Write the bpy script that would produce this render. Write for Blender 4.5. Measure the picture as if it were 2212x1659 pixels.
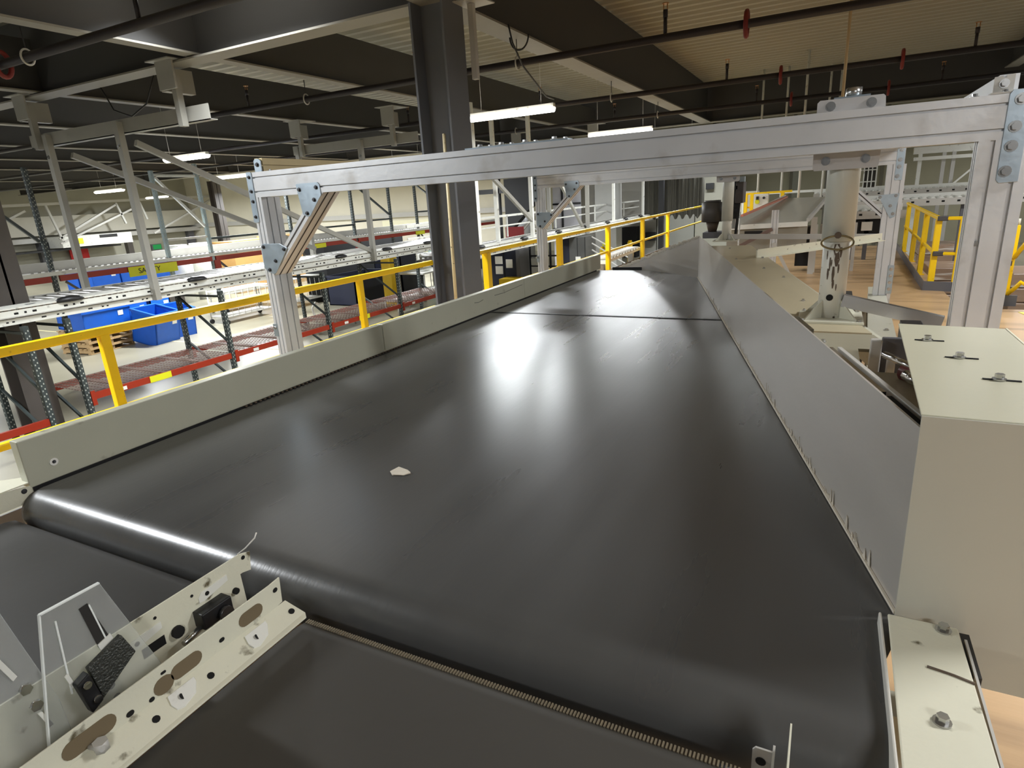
import bpy, math, random
from mathutils import Vector, Matrix
random.seed(7)
C = bpy.context.scene
for o in list(bpy.data.objects): bpy.data.objects.remove(o)
COL = C.collection

# ---------------------------------------------------------------- camera, world, exposure, lights
cam = bpy.data.cameras.new('camera'); camo = bpy.data.objects.new('camera', cam); COL.objects.link(camo)
cam.sensor_fit = 'HORIZONTAL'; cam.sensor_width = 36.0; cam.lens = 36.0*1306.88/2212
cam.clip_start = 0.02; cam.clip_end = 300
yaw, pitch, roll = -0.484473, 0.297151, -0.060534
fw = Vector((math.sin(yaw)*math.cos(pitch), math.cos(yaw)*math.cos(pitch), -math.sin(pitch)))
rt = fw.cross(Vector((0, 0, 1))).normalized(); up = rt.cross(fw)
r2 = rt*math.cos(roll)+up*math.sin(roll); u2 = up*math.cos(roll)-rt*math.sin(roll)
camo.matrix_world = Matrix(((r2.x, u2.x, -fw.x, 0), (r2.y, u2.y, -fw.y, 0), (r2.z, u2.z, -fw.z, 1.71), (0, 0, 0, 1)))
C.camera = camo
w = bpy.data.worlds.new('world'); C.world = w; w.use_nodes = True
w.node_tree.nodes['Background'].inputs[0].default_value = (0.97, 0.985, 1.0, 1)
w.node_tree.nodes['Background'].inputs[1].default_value = 0.13
C.view_settings.view_transform = 'Standard'; C.view_settings.look = 'None'
C.view_settings.gamma = 1; C.view_settings.exposure = -0.1; C.view_settings.use_curve_mapping = False

def area_light(x, y, z, sx, sy, power, col=(.93, .97, 1), spread=math.pi, rot=None):
    l = bpy.data.lights.new('ceiling_lamp_light', 'AREA'); l.shape = 'RECTANGLE'; l.size = sx; l.size_y = sy
    l.energy = power; l.color = col; l.spread = spread
    o = bpy.data.objects.new('ceiling_lamp_light', l); COL.objects.link(o); o.location = (x, y, z)
    if rot: o.rotation_euler = rot
    return o
# rows of tube fixtures under the ceiling of the building: (x, y) of each
ROWA = [(-5.27, 0.3), (-5.27, 10.6), (-5.0, 16.3), (-4.8, 21.5), (-4.8, 27)]
ROWB = [(2.6, -2.5), (2.7, 2.8), (3.6, 8.5), (5.0, 15.0), (6.5, 22), (6.5, 29)]
ROWC = [(-14.45, 10.75), (-14.5, 0.5), (-14.5, 20), (-21, 17.3), (-22, 6), (-21, 27), (-30.7, 18.4), (-31, 9.6), (-31, 28), (-40, 14), (-40, 27)]
for x, y in ROWA: area_light(x, y, 3.09, 1.6, .18, 270)
area_light(-6.3, 5.3, 4.32, 1.6, .25, 300, spread=1.95)
for x, y in ROWB: area_light(x, y, 3.31, 1.6, .2, 185, (.98, .99, 1))
for x, y in ROWC: area_light(x, y, 3.06, 1.6, .3, 800)

# ---------------------------------------------------------------- materials
def lin(c):
    return tuple(((v/255)/12.92 if v/255 <= .04045 else ((v/255+.055)/1.055)**2.4) for v in c)
def mat(name, rgb, rough=.5, metal=0., var=.12, scale=6., bump=0., bscale=60., stretch=None, rvar=0., spec=.5, dirt=None, dscale=3., dlo=.58, dhi=.7, emit=None, trans=0., alpha=1.):
    m = bpy.data.materials.new(name); m.use_nodes = True
    nt = m.node_tree; N = nt.nodes; L = nt.links; b = N['Principled BSDF']
    c = lin(rgb)
    b.inputs['Roughness'].default_value = rough; b.inputs['Metallic'].default_value = metal
    b.inputs['Specular IOR Level'].default_value = spec
    tc = N.new('ShaderNodeTexCoord'); mp = N.new('ShaderNodeMapping'); L.new(tc.outputs['Object'], mp.inputs[0])
    if stretch: mp.inputs['Scale'].default_value = stretch
    nz = N.new('ShaderNodeTexNoise'); nz.inputs['Scale'].default_value = scale; nz.inputs['Detail'].default_value = 5
    L.new(mp.outputs[0], nz.inputs['Vector'])
    mx = N.new('ShaderNodeMix'); mx.data_type = 'RGBA'
    mx.inputs['A'].default_value = tuple(max(0, v*(1-var)) for v in c)+(1,)
    mx.inputs['B'].default_value = tuple(min(1, v*(1+var)) for v in c)+(1,)
    L.new(nz.outputs['Fac'], mx.inputs['Factor'])
    out = mx.outputs['Result']
    if dirt:
        n2 = N.new('ShaderNodeTexNoise'); n2.inputs['Scale'].default_value = dscale; n2.inputs['Detail'].default_value = 8
        L.new(mp.outputs[0], n2.inputs['Vector'])
        rp = N.new('ShaderNodeValToRGB'); rp.color_ramp.elements[0].position = dlo; rp.color_ramp.elements[1].position = dhi
        L.new(n2.outputs['Fac'], rp.inputs[0])
        m2 = N.new('ShaderNodeMix'); m2.data_type = 'RGBA'; L.new(rp.outputs[0], m2.inputs['Factor'])
        L.new(out, m2.inputs['A']); m2.inputs['B'].default_value = lin(dirt)+(1,); out = m2.outputs['Result']
    L.new(out, b.inputs['Base Color'])
    if rvar:
        mr = N.new('ShaderNodeMapRange'); mr.inputs['To Min'].default_value = max(.02, rough-rvar); mr.inputs['To Max'].default_value = min(1, rough+rvar)
        L.new(nz.outputs['Fac'], mr.inputs[0]); L.new(mr.outputs[0], b.inputs['Roughness'])
    if bump:
        n3 = N.new('ShaderNodeTexNoise'); n3.inputs['Scale'].default_value = bscale; n3.inputs['Detail'].default_value = 3
        L.new(mp.outputs[0], n3.inputs['Vector'])
        bp = N.new('ShaderNodeBump'); bp.inputs['Strength'].default_value = bump; bp.inputs['Distance'].default_value = .01
        L.new(n3.outputs['Fac'], bp.inputs['Height']); L.new(bp.outputs[0], b.inputs['Normal'])
    if emit:
        b.inputs['Emission Color'].default_value = lin(emit[0])+(1,); b.inputs['Emission Strength'].default_value = emit[1]
    if trans: b.inputs['Transmission Weight'].default_value = trans; b.inputs['IOR'].default_value = 1.3
    b.inputs['Alpha'].default_value = alpha
    return m
CREAM = mat('cream_paint', (200, 199, 182), .38, 0, .05, 4, .06, 90, dirt=(120, 112, 92), dscale=14, dlo=.66, dhi=.74)
CREAM2 = mat('worn_cream_paint', (216, 214, 194), .4, 0, .05, 5, .08, 80, dirt=(96, 88, 66), dscale=17, dlo=.64, dhi=.72)
GREYCREAM = mat('grey_green_paint', (184, 184, 166), .36, 0, .05, 4, .05, 90, dirt=(128, 122, 104), dscale=9, dlo=.66, dhi=.78)
WHITEP = mat('white_paint', (226, 226, 218), .45, 0, .05, 8, dirt=(150, 145, 135), dscale=9, dlo=.62, dhi=.75)
RUBBER = mat('black_rubber_belt', (74, 74, 73), .29, 0, .12, 2.2, .04, 26, (2.6, .3, 1), .06, .6)
RUBBER2 = mat('matt_belt', (60, 59, 57), .55, 0, .12, 3, .05, 20, None, .06, .3)
STEEL = mat('brushed_stainless', (192, 187, 179), .36, .3, .10, 2.5, .05, 30, (1, .5, 3), .06)
CHROME = mat('polished_steel', (215, 215, 215), .14, 1, .03)
ALU = mat('mill_aluminium', (218, 220, 222), .40, .35, .08, 5, .05, 40, (1, 1, 1), .08, dirt=(178, 174, 168), dscale=4, dlo=.6, dhi=.8)
ALUDARK = mat('aluminium_slot', (70, 64, 60), .6, .4, .05)
ZINC = mat('zinc_plated_steel', (178, 192, 202), .36, .75, .10, 18, .04, 40, rvar=.08)
BOLT = mat('bolt_steel', (190, 190, 188), .25, .95, .06, 30)
BOLTD = mat('dark_bolt_steel', (92, 92, 94), .35, .9, .06, 30)
BLACK = mat('black_plastic', (26, 26, 28), .45, 0, .15)
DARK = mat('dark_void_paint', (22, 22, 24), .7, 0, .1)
DGREY = mat('dark_grey_paint', (96, 96, 100), .5, 0, .05, 3)
CGREY = mat('column_grey_paint', (104, 107, 113), .48, 0, .05, 3, .03, 60)
BROWNG = mat('brown_grey_paint', (84, 78, 74), .55, 0, .06, 3)
YELLOW = mat('safety_yellow', (250, 206, 4), .38, 0, .06, 12, .04, 60, dirt=(200, 150, 10), dscale=26, dlo=.68, dhi=.78)
YTAPE = mat('yellow_green_label', (226, 226, 30), .5, 0, .04)
WOOD = mat('plywood_deck', (200, 166, 124), .36, 0, .16, 1.6, .05, 30, (.25, 2.2, 1), .06, dirt=(154, 126, 94), dscale=2, dlo=.5, dhi=.75)
PALLET = mat('pallet_wood', (186, 156, 112), .75, 0, .2, 8, .1, 30, (1, 6, 1))
BAMBOO = mat('pale_wood_stick', (222, 204, 160), .5, 0, .08, 20, dirt=(60, 50, 40), dscale=24, dlo=.66, dhi=.7)
CONC = mat('polished_concrete', (152, 147, 128), .32, 0, .1, .8, .02, 20, rvar=.06, dirt=(132, 127, 110), dscale=.5, dlo=.45, dhi=.8)
WALLG = mat('grey_wall_panel', (166, 163, 146), .7, 0, .06, 1.5)
WALLW = mat('off_white_wall', (226, 220, 200), .7, 0, .05, 1.5)
WALLO = mat('olive_grey_wall', (160, 156, 132), .75, 0, .08, .9)
DECK = mat('painted_roof_deck', (160, 154, 136), .6, 0, .07, .6)
WEB = mat('shaded_girder_web', (64, 63, 62), .65, 0, .06, 2)  # webs get little light; that shade is put into this dark colour
FLANGE = mat('bounce_lit_flange', (136, 132, 122), .6, 0, .08, 4)  # paler than the web: bounce from the floor is put into the colour
LGREY = mat('light_grey_steel', (190, 188, 182), .5, .1, .06, 6)
HGREY = mat('hanger_grey', (158, 156, 148), .5, .1, .06, 6)
PIPE = mat('black_sprinkler_pipe', (42, 38, 40), .5, .2, .12, 8)
REDRING = mat('red_pipe_ring', (120, 34, 28), .5, 0, .1)
RACKRED = mat('rack_beam_orange_red', (156, 44, 18), .42, 0, .08, 8)
RACKGR = mat('rack_upright_green_grey', (60, 68, 68), .45, .1, .1, 8)
MESHW = mat('galvanised_wire', (160, 150, 140), .45, .5, .1)
BLUE = mat('blue_plastic', (22, 92, 196), .42, 0, .12, 6)
NAVY = mat('navy_plastic', (26, 30, 48), .5, 0, .15, 6)
CARD = mat('cardboard', (206, 160, 96), .75, 0, .08, 4)
WRAP = mat('wrapped_brown_stock', (178, 150, 128), .3, 0, .2, 3, .15, 12, (.5, 1, 5), dirt=(238, 230, 220), dscale=3, dlo=.56, dhi=.66)
PAPER = mat('white_paper', (236, 234, 226), .7, 0, .03)
RED = mat('red_sign', (198, 20, 22), .5, 0, .05)
GREEN = mat('green_exit_sign', (20, 110, 60), .4, 0, .05, emit=((30, 190, 90), .35))
TEAL = mat('teal_plastic', (22, 100, 92), .5, 0, .08)
ACRYL = mat('clear_acrylic', (240, 242, 238), .08, 0, .01, trans=.80)
EDGE = mat('frosted_edge', (236, 240, 236), .5, 0, .02)
HONEY = mat('honeycomb_reflector', (70, 72, 68), .25, .4, .2, 40, .6, 220)
LAMP = mat('lamp_diffuser', (255, 250, 235), .5, 0, 0, emit=((255, 252, 244), 9))
SALMON = mat('faded_red_paint', (206, 128, 104), .5, 0, .06)
TANKM = mat('silver_cladding', (196, 198, 202), .35, .6, .08)
HOLE = mat('hole_shadow_black', (14, 13, 12), .9, 0, 0)
RUST = mat('bare_rusty_steel', (92, 78, 64), .6, .2, .15, 20)
BRASS = mat('brass_pin', (168, 120, 66), .4, .6, .1)
CHUTE = mat('galvanised_chute', (206, 204, 192), .3, .25, .06, 2)
SCRAPM = mat('pale_tape', (214, 206, 190), .6, 0, .1, 60)

# ---------------------------------------------------------------- building helpers
ORG = {}
class MB:
    def __init__(s): s.v = []; s.f = []; s.sm = []
    def add(s, vs, fs, smooth=False):
        n = len(s.v); s.v += [Vector(v) for v in vs]
        s.f += [tuple(i+n for i in f) for f in fs]; s.sm += [smooth]*len(fs); return s
    def box(s, c, d, rz=0, M=None):
        x, y, z = d[0]/2, d[1]/2, d[2]/2
        vs = [Vector(p) for p in ((-x,-y,-z),(x,-y,-z),(x,y,-z),(-x,y,-z),(-x,-y,z),(x,-y,z),(x,y,z),(-x,y,z))]
        R = M if M else Matrix.Rotation(rz, 3, 'Z')
        return s.add([R @ v+Vector(c) for v in vs], [(0,3,2,1),(4,5,6,7),(0,1,5,4),(1,2,6,5),(2,3,7,6),(3,0,4,7)])
    def bx(s, x0, x1, y0, y1, z0, z1): return s.box(((x0+x1)/2, (y0+y1)/2, (z0+z1)/2), (abs(x1-x0), abs(y1-y0), abs(z1-z0)))
    def ext(s, poly, p0, p1, up=(0, 0, 1), smooth=False):
        p0, p1 = Vector(p0), Vector(p1); d = (p1-p0).normalized(); u = Vector(up)
        sd = d.cross(u)
        if sd.length < 1e-5: u = Vector((0, 1, 0)); sd = d.cross(u)
        sd.normalize(); u = sd.cross(d)
        n = len(poly)
        vs = [p0+sd*a+u*b for a, b in poly]+[p1+sd*a+u*b for a, b in poly]
        s.add(vs, [(i, (i+1) % n, (i+1) % n+n, i+n) for i in range(n)], smooth)
        k = len(s.v)-2*n
        s.f += [tuple(range(k+n-1, k-1, -1)), tuple(range(k+n, k+2*n))]; s.sm += [False, False]
        return s
    def bar(s, p0, p1, w, h, up=(0, 0, 1)):
        return s.ext([(-w/2,-h/2),(w/2,-h/2),(w/2,h/2),(-w/2,h/2)], p0, p1, up)
    def cyl(s, p0, p1, r, n=12, r1=None):
        p0, p1 = Vector(p0), Vector(p1); d = (p1-p0).normalized()
        a = d.orthogonal().normalized(); b = d.cross(a); r1 = r if r1 is None else r1
        vs = []
        for p, rr in ((p0, r), (p1, r1)):
            vs += [p+(a*math.cos(2*math.pi*i/n)+b*math.sin(2*math.pi*i/n))*rr for i in range(n)]
        s.add(vs, [(i, (i+1) % n, (i+1) % n+n, i+n) for i in range(n)], True)
        k = len(s.v)-2*n
        s.f += [tuple(range(k+n-1, k-1, -1)), tuple(range(k+n, k+2*n))]; s.sm += [False, False]
        return s
    def tube(s, pts, r, n=8):
        pts = [Vector(p) for p in pts]
        k = len(s.v); ref = None
        for i, p in enumerate(pts):
            d = (pts[min(i+1, len(pts)-1)]-pts[max(i-1, 0)]).normalized()
            a = d.orthogonal().normalized() if ref is None else (ref-d*ref.dot(d)).normalized()
            ref = a; b = d.cross(a)
            s.v += [p+(a*math.cos(2*math.pi*j/n)+b*math.sin(2*math.pi*j/n))*r for j in range(n)]
        for i in range(len(pts)-1):
            for j in range(n):
                s.f.append((k+i*n+j, k+i*n+(j+1) % n, k+(i+1)*n+(j+1) % n, k+(i+1)*n+j)); s.sm.append(True)
        s.f += [tuple(range(k+n-1, k-1, -1)), tuple(range(k+(len(pts)-1)*n, k+len(pts)*n))]; s.sm += [False, False]
        return s
    def plate(s, poly, th, axis='y', at=0.):
        # polygon (a, b) in the plane normal to axis, th thick towards +axis
        def P(a, b, t): return {'y': (a, t, b), 'x': (t, a, b), 'z': (a, b, t)}[axis]
        n = len(poly)
        s.add([P(a, b, at) for a, b in poly]+[P(a, b, at+th) for a, b in poly], [(i, (i+1) % n, (i+1) % n+n, i+n) for i in range(n)])
        k = len(s.v)-2*n
        s.f += [tuple(range(k+n-1, k-1, -1)), tuple(range(k+n, k+2*n))]; s.sm += [False, False]
        return s
    def build(s, name, m, parent=None, bevel=0., kind=None):
        org = ORG[parent] if parent else Vector((0, 0, 0))
        if parent is None and s.v:
            lo = [min(v[i] for v in s.v) for i in range(3)]; hi = [max(v[i] for v in s.v) for i in range(3)]
            org = Vector(((lo[0]+hi[0])/2, (lo[1]+hi[1])/2, lo[2]))
        me = bpy.data.meshes.new(name); me.from_pydata([v-org for v in s.v], [], s.f)
        me.polygons.foreach_set('use_smooth', s.sm); me.materials.append(m)
        me.update()
        import bmesh
        bm = bmesh.new(); bm.from_mesh(me); bmesh.ops.recalc_face_normals(bm, faces=bm.faces); bm.to_mesh(me); bm.free()
        o = bpy.data.objects.new(name, me); COL.objects.link(o)
        if parent: o.parent = parent
        else: o.location = org
        ORG[o] = org
        if bevel:
            b = o.modifiers.new('bevel', 'BEVEL'); b.width = bevel; b.segments = 2; b.limit_method = 'ANGLE'
        if kind: o['kind'] = kind
        return o
def tag(o, label, cat, group=None):
    o['label'] = label; o['category'] = cat
    if group: o['group'] = group
    return o
def thing(name, label, cat, loc, group=None):
    o = bpy.data.objects.new(name, None); COL.objects.link(o); o.location = loc; o.empty_display_size = .1
    ORG[o] = Vector(loc); return tag(o, label, cat, group)
def struct(name, mb, m, **k):
    o = mb.build(name, m, **k); o['kind'] = 'structure'; return o
def dup(root, loc, label, rz=0.):
    r = root.copy(); COL.objects.link(r); r.location = loc; r.rotation_euler = (0, 0, rz); r['label'] = label
    for ch in list(root.children):
        c = ch.copy(); COL.objects.link(c); c.parent = r
        for g in list(ch.children):
            d = g.copy(); COL.objects.link(d); d.parent = c
    return r
BOLTME = {}
def bolt(parent, pos, nrm, r=.011, h=.010, m=None, name='bolt', washer=True):
    m = m or BOLT
    key = (round(r, 4), round(h, 4), m.name, washer)
    if key not in BOLTME:
        b = MB()
        if washer: b.cyl((0, 0, 0), (0, 0, h*.25), r*1.5, 14)
        b.cyl((0, 0, h*.25 if washer else 0), (0, 0, h), r, 6)
        me = bpy.data.meshes.new('bolt'); me.from_pydata([tuple(v) for v in b.v], [], b.f); me.materials.append(m); BOLTME[key] = me
    o = bpy.data.objects.new(name, BOLTME[key]); COL.objects.link(o)
    o.parent = parent; o.location = Vector(pos)-ORG[parent]
    o.rotation_euler = Vector(nrm).to_track_quat('Z', 'Y').to_euler()
    ORG[o] = Vector(pos)
    return o
def slots(w, h, fw=(.25, .75), fh=(.25, .75), g=.010, d=.012):
    # rectangle cross-section with T-slot grooves on all four sides, counter-clockwise
    P = []
    a, b = w/2, h/2
    P.append((-a, -b))
    for f in fw:
        x = -a+w*f; P += [(x-g/2, -b), (x-g/2, -b+d), (x+g/2, -b+d), (x+g/2, -b)]
    P.append((a, -b))
    for f in fh:
        y = -b+h*f; P += [(a, y-g/2), (a-d, y-g/2), (a-d, y+g/2), (a, y+g/2)]
    P.append((a, b))
    for f in fw[::-1]:
        x = -a+w*f; P += [(x+g/2, b), (x+g/2, b-d), (x-g/2, b-d), (x-g/2, b)]
    P.append((-a, b))
    for f in fh[::-1]:
        y = -b+h*f; P += [(-a, y+g/2), (-a+d, y+g/2), (-a+d, y-g/2), (-a, y-g/2)]
    return P
def text_mesh(name, body, size, m, parent, M, extrude=.002):
    cu = bpy.data.curves.new(name, 'FONT'); cu.body = body; cu.size = size; cu.extrude = extrude; cu.align_x = 'CENTER'; cu.align_y = 'CENTER'
    t = bpy.data.objects.new(name, cu); COL.objects.link(t)
    dg = bpy.context.evaluated_depsgraph_get(); me = bpy.data.meshes.new_from_object(t.evaluated_get(dg))
    bpy.data.objects.remove(t)
    o = bpy.data.objects.new(name, me); COL.objects.link(o); me.materials.clear(); me.materials.append(m)
    o.parent = parent; MM = M.copy(); MM.translation = M.translation-ORG[parent]; o.matrix_local = MM
    return o

# ---------------------------------------------------------------- the setting
fl = MB(); fl.plate([(-4.35,-4),(9,-4),(9,9.6),(1.62,9.6),(1.62,18.5),(-4.35,18.5)], .22, 'z', -.22)
struct('floor', fl, WOOD)
struct('floor.001', MB().bx(-48, 18, -8, 48, -1.7, -1.4), CONC)
# corrugated roof deck, ribs running along x
mb = MB(); y = -8.0; pts = []
while y < 46:
    for dy, dz in ((0, 0), (.11, 0), (.16, .09), (.28, .09)): pts.append((y+dy, 4.80+dz))
    y += .34
vs = [(-47, a, b) for a, b in pts]+[(15, a, b) for a, b in pts]; n = len(pts)
mb.add(vs, [(i, i+1, i+1+n, i+n) for i in range(n-1)])
struct('ceiling', mb, DECK)
struct('wall_left', MB().bx(-47, -46.6, -8, 46, -1.4, 5), WALLG)
struct('wall_back', MB().bx(-46.6, -16.5, 34, 34.3, -1.4, 5), WALLW)
struct('wall_back.001', MB().bx(-16.5, 16, 34, 34.3, -1.4, 5), WALLO)
mb = MB()
for yy in (4, 9, 14, 19.4, 24.5, 29.5): mb.bx(-46.6, -46.5, yy, yy+.12, -1.4, 4.8)
struct('trim_1', mb, mat('wall_joint', (138, 134, 120), .7))
struct('trim_2', MB().bx(-46.6, -45.9, -6, 34, 1.15, 2.35), mat('pale_wall_band', (196, 192, 178), .6, 0, .05, 2))
struct('trim_3', MB().bx(-46.6, -45.7, -6, 34, .72, 1.02), LGREY)
mb = MB()
for xx in (-13.2, -9.4, -5.6, -1.9, 1.9, 5.6): mb.bx(xx, xx+.14, 33.9, 34, -1.4, 4.8)
mb.bx(-16.5, 16, 33.92, 34, .35, .42)
struct('trim_4', mb, mat('wall_joint_dark', (112, 108, 92), .75))
struct('trim_5', MB().bx(-46.6, -16.5, 33.7, 34, .95, 1.25), LGREY)
struct('window_1', MB().bx(-27.0, -22.5, 33.88, 34, -.1, .75), mat('bright_pane', (250, 246, 214), .3, 0, .02))
for i, (a, b) in enumerate(((19.9, 20.4), (22.3, 22.9), (28.1, 28.5), (33.2, 33.7))):
    struct('trim_%d' % (6+i), MB().bx(-46.6, -46.2, a, b, -1.4, .72), DGREY if i != 2 else BROWNG)

# ---- steel frame of the roof
def girder(p0, p1, z, depth, wid, label, name='roof_girder', grp=None, web=WEB):
    t = thing(name, label, 'girder', ((p0[0]+p1[0])/2, (p0[1]+p1[1])/2, z), grp)
    a = Vector((p0[0], p0[1], 0)); b = Vector((p1[0], p1[1], 0))
    MB().bar(a+Vector((0, 0, z+.012)), b+Vector((0, 0, z+.012)), wid, .024).build('bottom_flange', FLANGE, t)
    MB().bar(a+Vector((0, 0, z+.024+depth/2)), b+Vector((0, 0, z+.024+depth/2)), .05, depth).build('web', web, t)
    return t
girder((-3.84, -7), (-3.84, 21.9), 3.69, 1.08, .34, 'deep roof girder running away from the top of the dark column')
girder((-46, 6.15), (-4.05, 6.15), 3.69, 1.08, .30, 'cross girder with pale flange that carries the two hanger blocks at left')
girder((-46, 22.0), (14, 22.0), 3.69, 1.08, .34, 'dark cross girder far behind the third sprinkler pipe')
girder((3.95, -7), (3.95, 21.8), 4.25, .52, .3, 'grey roof girder at the top right corner')
jl = ['roof joist nearest the column on the left, pale flange rising to the right hanger block',
      'roof joist with pale flange meeting the left hanger block', 'third roof joist left of the column, thin and dark', 'fourth roof joist left of the column, thin and dark',
      'fifth roof joist left of the column, far off', 'sixth roof joist left of the column, far off', 'seventh roof joist from the column, over the far bay', 'eighth roof joist from the column, next to the left wall']
for i, x in enumerate((-7.6, -11.35, -15.1, -18.9, -22.6, -26.4, -33, -40)):
    girder((x, -7), (x, 21.8), 3.73, .75, .2, jl[i], 'roof_joist', 'roof joists over the left bays')
# H-section building column
t = thing('steel_column', 'dark grey H-section steel column standing behind the left belt rail', 'column', (-3.84, 6.1, 0))
MB().bx(-3.66, -3.635, 5.9, 6.3, -.0, 3.69).build('flange', CGREY, t)
MB().bx(-4.045, -4.02, 5.9, 6.3, -.0, 3.69).build('flange', CGREY, t)
MB().bx(-4.02, -3.66, 6.085, 6.115, -.0, 3.69).build('web', CGREY, t)
MB().bx(-4.1, -3.58, 5.85, 6.35, 0, .03).build('base_plate', CGREY, t)
for (x, y, s, lab) in ((-10.45, 4.43, .4, 'brown grey building column between the two nearest rack bays at left'),
                       (-33, 26.0, .5, 'far dark building column in front of the off white wall')):
    t = thing('building_column', lab, 'column', (x, y, -1.4))
    MB().bx(x-s/2, x-s/2+.03, y-s/2, y+s/2, -1.4, 3.73).build('flange', BROWNG, t)
    MB().bx(x+s/2-.03, x+s/2, y-s/2, y+s/2, -1.4, 3.73).build('flange', BROWNG, t)
    MB().bx(x-s/2, x+s/2, y-.015, y+.015, -1.4, 3.73).build('web', BROWNG, t)
    MB().bx(x-s/2-.1, x+s/2+.1, y-s/2-.1, y+s/2+.1, -1.4, -1.37).build('base_plate', BROWNG, t)
# bamboo-like stick leaning on the column
mb = MB(); mb.cyl((-3.70, 5.78, .012), (-3.80, 5.99, 2.42), .019, 10)
s = mb.build('wooden_stick', BAMBOO); tag(s, 'pale wooden stick leaning upright against the dark column', 'stick')

# ---- sprinkler lines
def sprinkler(t, x, y, z):
    h = MB().cyl((x, y, z), (x, y, z+.20), .022, 10).cyl((x, y, z+.17), (x, y, z+.25), .03, 6).build('sprinkler_head', PIPE, t)
    MB().cyl((x-.022, y, z+.25), (x-.022, y, z+.31), .006, 6).cyl((x+.022, y, z+.25), (x+.022, y, z+.31), .006, 6).cyl((x, y, z+.31), (x, y, z+.318), .04, 12).build('deflector', BRASS, h)
def hring(t, x, y, z, m=REDRING, rod=0):
    pts = [(x, y+(.075 if not rod else .062)*math.cos(a), z+(.125 if not rod else .075)*math.sin(a)) for a in [i*math.pi/10 for i in range(21)]]
    r = MB().tube(pts, .010 if rod else .026, 8).build('hanger_ring', m, t)
    if rod: MB().cyl((x, y, z+.075), (x, y, rod), .006, 6).build('hanger_rod', PIPE, r)
for y, xs, rg, lab in ((4.05, (-9.3, -5.7), (-8.1,), 'sprinkler pipe crossing the top left corner'),
                       (8.0, (-8.9, -5.45, -1.9, 1.7), (-1.0, 1.2), 'sprinkler pipe nearest above the aluminium beam, leaving at the top'),
                       (12.0, (-8.5, -5.3, -1.78, 1.7), (-.92, .8), 'middle sprinkler pipe, its left end behind the lit tube lamp'),
                       (15.55, (-8.4, -4.9, -1.66, 1.74), (-.95, .85), 'farthest sprinkler pipe, just above the aluminium beam')):
    t = thing('sprinkler_pipe', lab, 'pipe', (-10, y, 3.41), 'sprinkler pipes under the roof deck')
    MB().cyl((-46, y, 3.41), (12, y, 3.41), .045, 14).build('pipe', PIPE, t)
    for x in xs: sprinkler(t, x, y, 3.45)
    for x in rg: hring(t, x, y, 3.41)
    for x in (-3.84, -7.6): hring(t, x, y, 3.41, LGREY, 3.69)
# conduits and cables under the deck
tag(MB().cyl((.02, 9.2, 2.6), (.02, 9.2, 4.8), .018, 8).build('conduit', mat('tan_conduit', (168, 148, 112), .5)), 'thin tan conduit dropping from the deck behind the beam clamp', 'conduit')
t = thing('ceiling_hanger', 'hanger strut with square plate clamped to the girder beside the column top', 'hanger', (-3.5, 6.25, 3.2))
MB().bx(-3.53, -3.47, 6.22, 6.28, 2.95, 3.66).build('strut', LGREY, t)
MB().plate([(-3.68, 6.1), (-3.34, 6.12), (-3.3, 6.4), (-3.62, 6.42)], .012, 'z', 3.665).build('square_plate', LGREY, t)
for i, (pts, lab) in enumerate(((
    [(-3.6, 7.3, 3.69), (-3.58, 7.35, 3.5), (-3.62, 7.7, 3.3), (-3.7, 8.6, 3.05), (-4.3, 10.3, 3.26)], 'black cable hanging from the girder to the lit tube lamp'),
    ([(-3.68+.13*math.cos(a), 7.75, 3.66+.16*math.sin(a)) for a in [math.pi+i*math.pi/12 for i in range(13)]], 'loop of black cable under the girder flange'),
    ([(-8.8, 6.3, 3.7), (-9.1, 6.3, 3.35), (-9.5, 6.3, 3.22), (-9.9, 6.3, 3.35), (-10.1, 6.3, 3.7)], 'sagging cable loop under the left cross girder'))):
    tag(MB().tube(pts, .011, 6).build('cable', BLACK), lab, 'cable')

# ---- lamps (one real fixture at every light)
def fixture(x, y, z, lab, grp, L=1.7):
    t = thing('tube_lamp', lab, 'lamp', (x, y, z), grp)
    MB().ext([(-.05, .0), (.05, 0), (.04, .06), (-.04, .06)], (x-L/2, y, z), (x+L/2, y, z)).build('housing', WHITEP, t)
    MB().ext([(.10*math.cos(math.pi+i*math.pi/8), .085*math.sin(math.pi+i*math.pi/8)) for i in range(9)], (x-L/2+.02, y, z-.001), (x+L/2-.02, y, z-.001)).build('diffuser', LAMP, t)
    for s in (-.6, .6): MB().cyl((x+s, y, z+.07), (x+s, y, 4.8), .004, 5).build('hanger_wire', LGREY, t)
fixture(-6.3, 5.3, 4.42, 'tube lamp mounted high between the joists, above the near gantry', 'tube lamps in the row beside the column')
la = ['tube lamp over the left railing, out of the picture', 'lit tube lamp just right of the dark column', 'second lit tube lamp behind the beam', 'third tube lamp in the row behind the beam', 'last tube lamp in the row behind the beam']
for (x, y), l in zip(ROWA, la): fixture(x, y, 3.19, l, 'tube lamps in the row beside the column')
for i, (x, y) in enumerate(ROWB): fixture(x, y, 3.42, 'tube lamp of the right hand row, %s' % ('behind the viewer', 'beside the viewer', 'above the right platform', 'beyond the yellow gate', 'over the far right lines', 'nearest the back wall')[i], 'tube lamps of the right row')
for i, (x, y) in enumerate(ROWC):
    fixture(x, y, 3.17, 'tube lamp over the left hall, %s' % ('largest and brightest, left of the front gantry', 'outside the picture at left', 'behind the dark column', 'small, just left of the gantry corner', 'over the aisle outside the picture', 'beyond the rack uprights', 'small oval, above the long pale diagonal', 'beside the left picture edge', 'far back over the boxes', 'farthest left, with the white hood', 'farthest back at the wall')[i], 'tube lamps over the left hall', 2.2 if i else 1.6)

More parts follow.
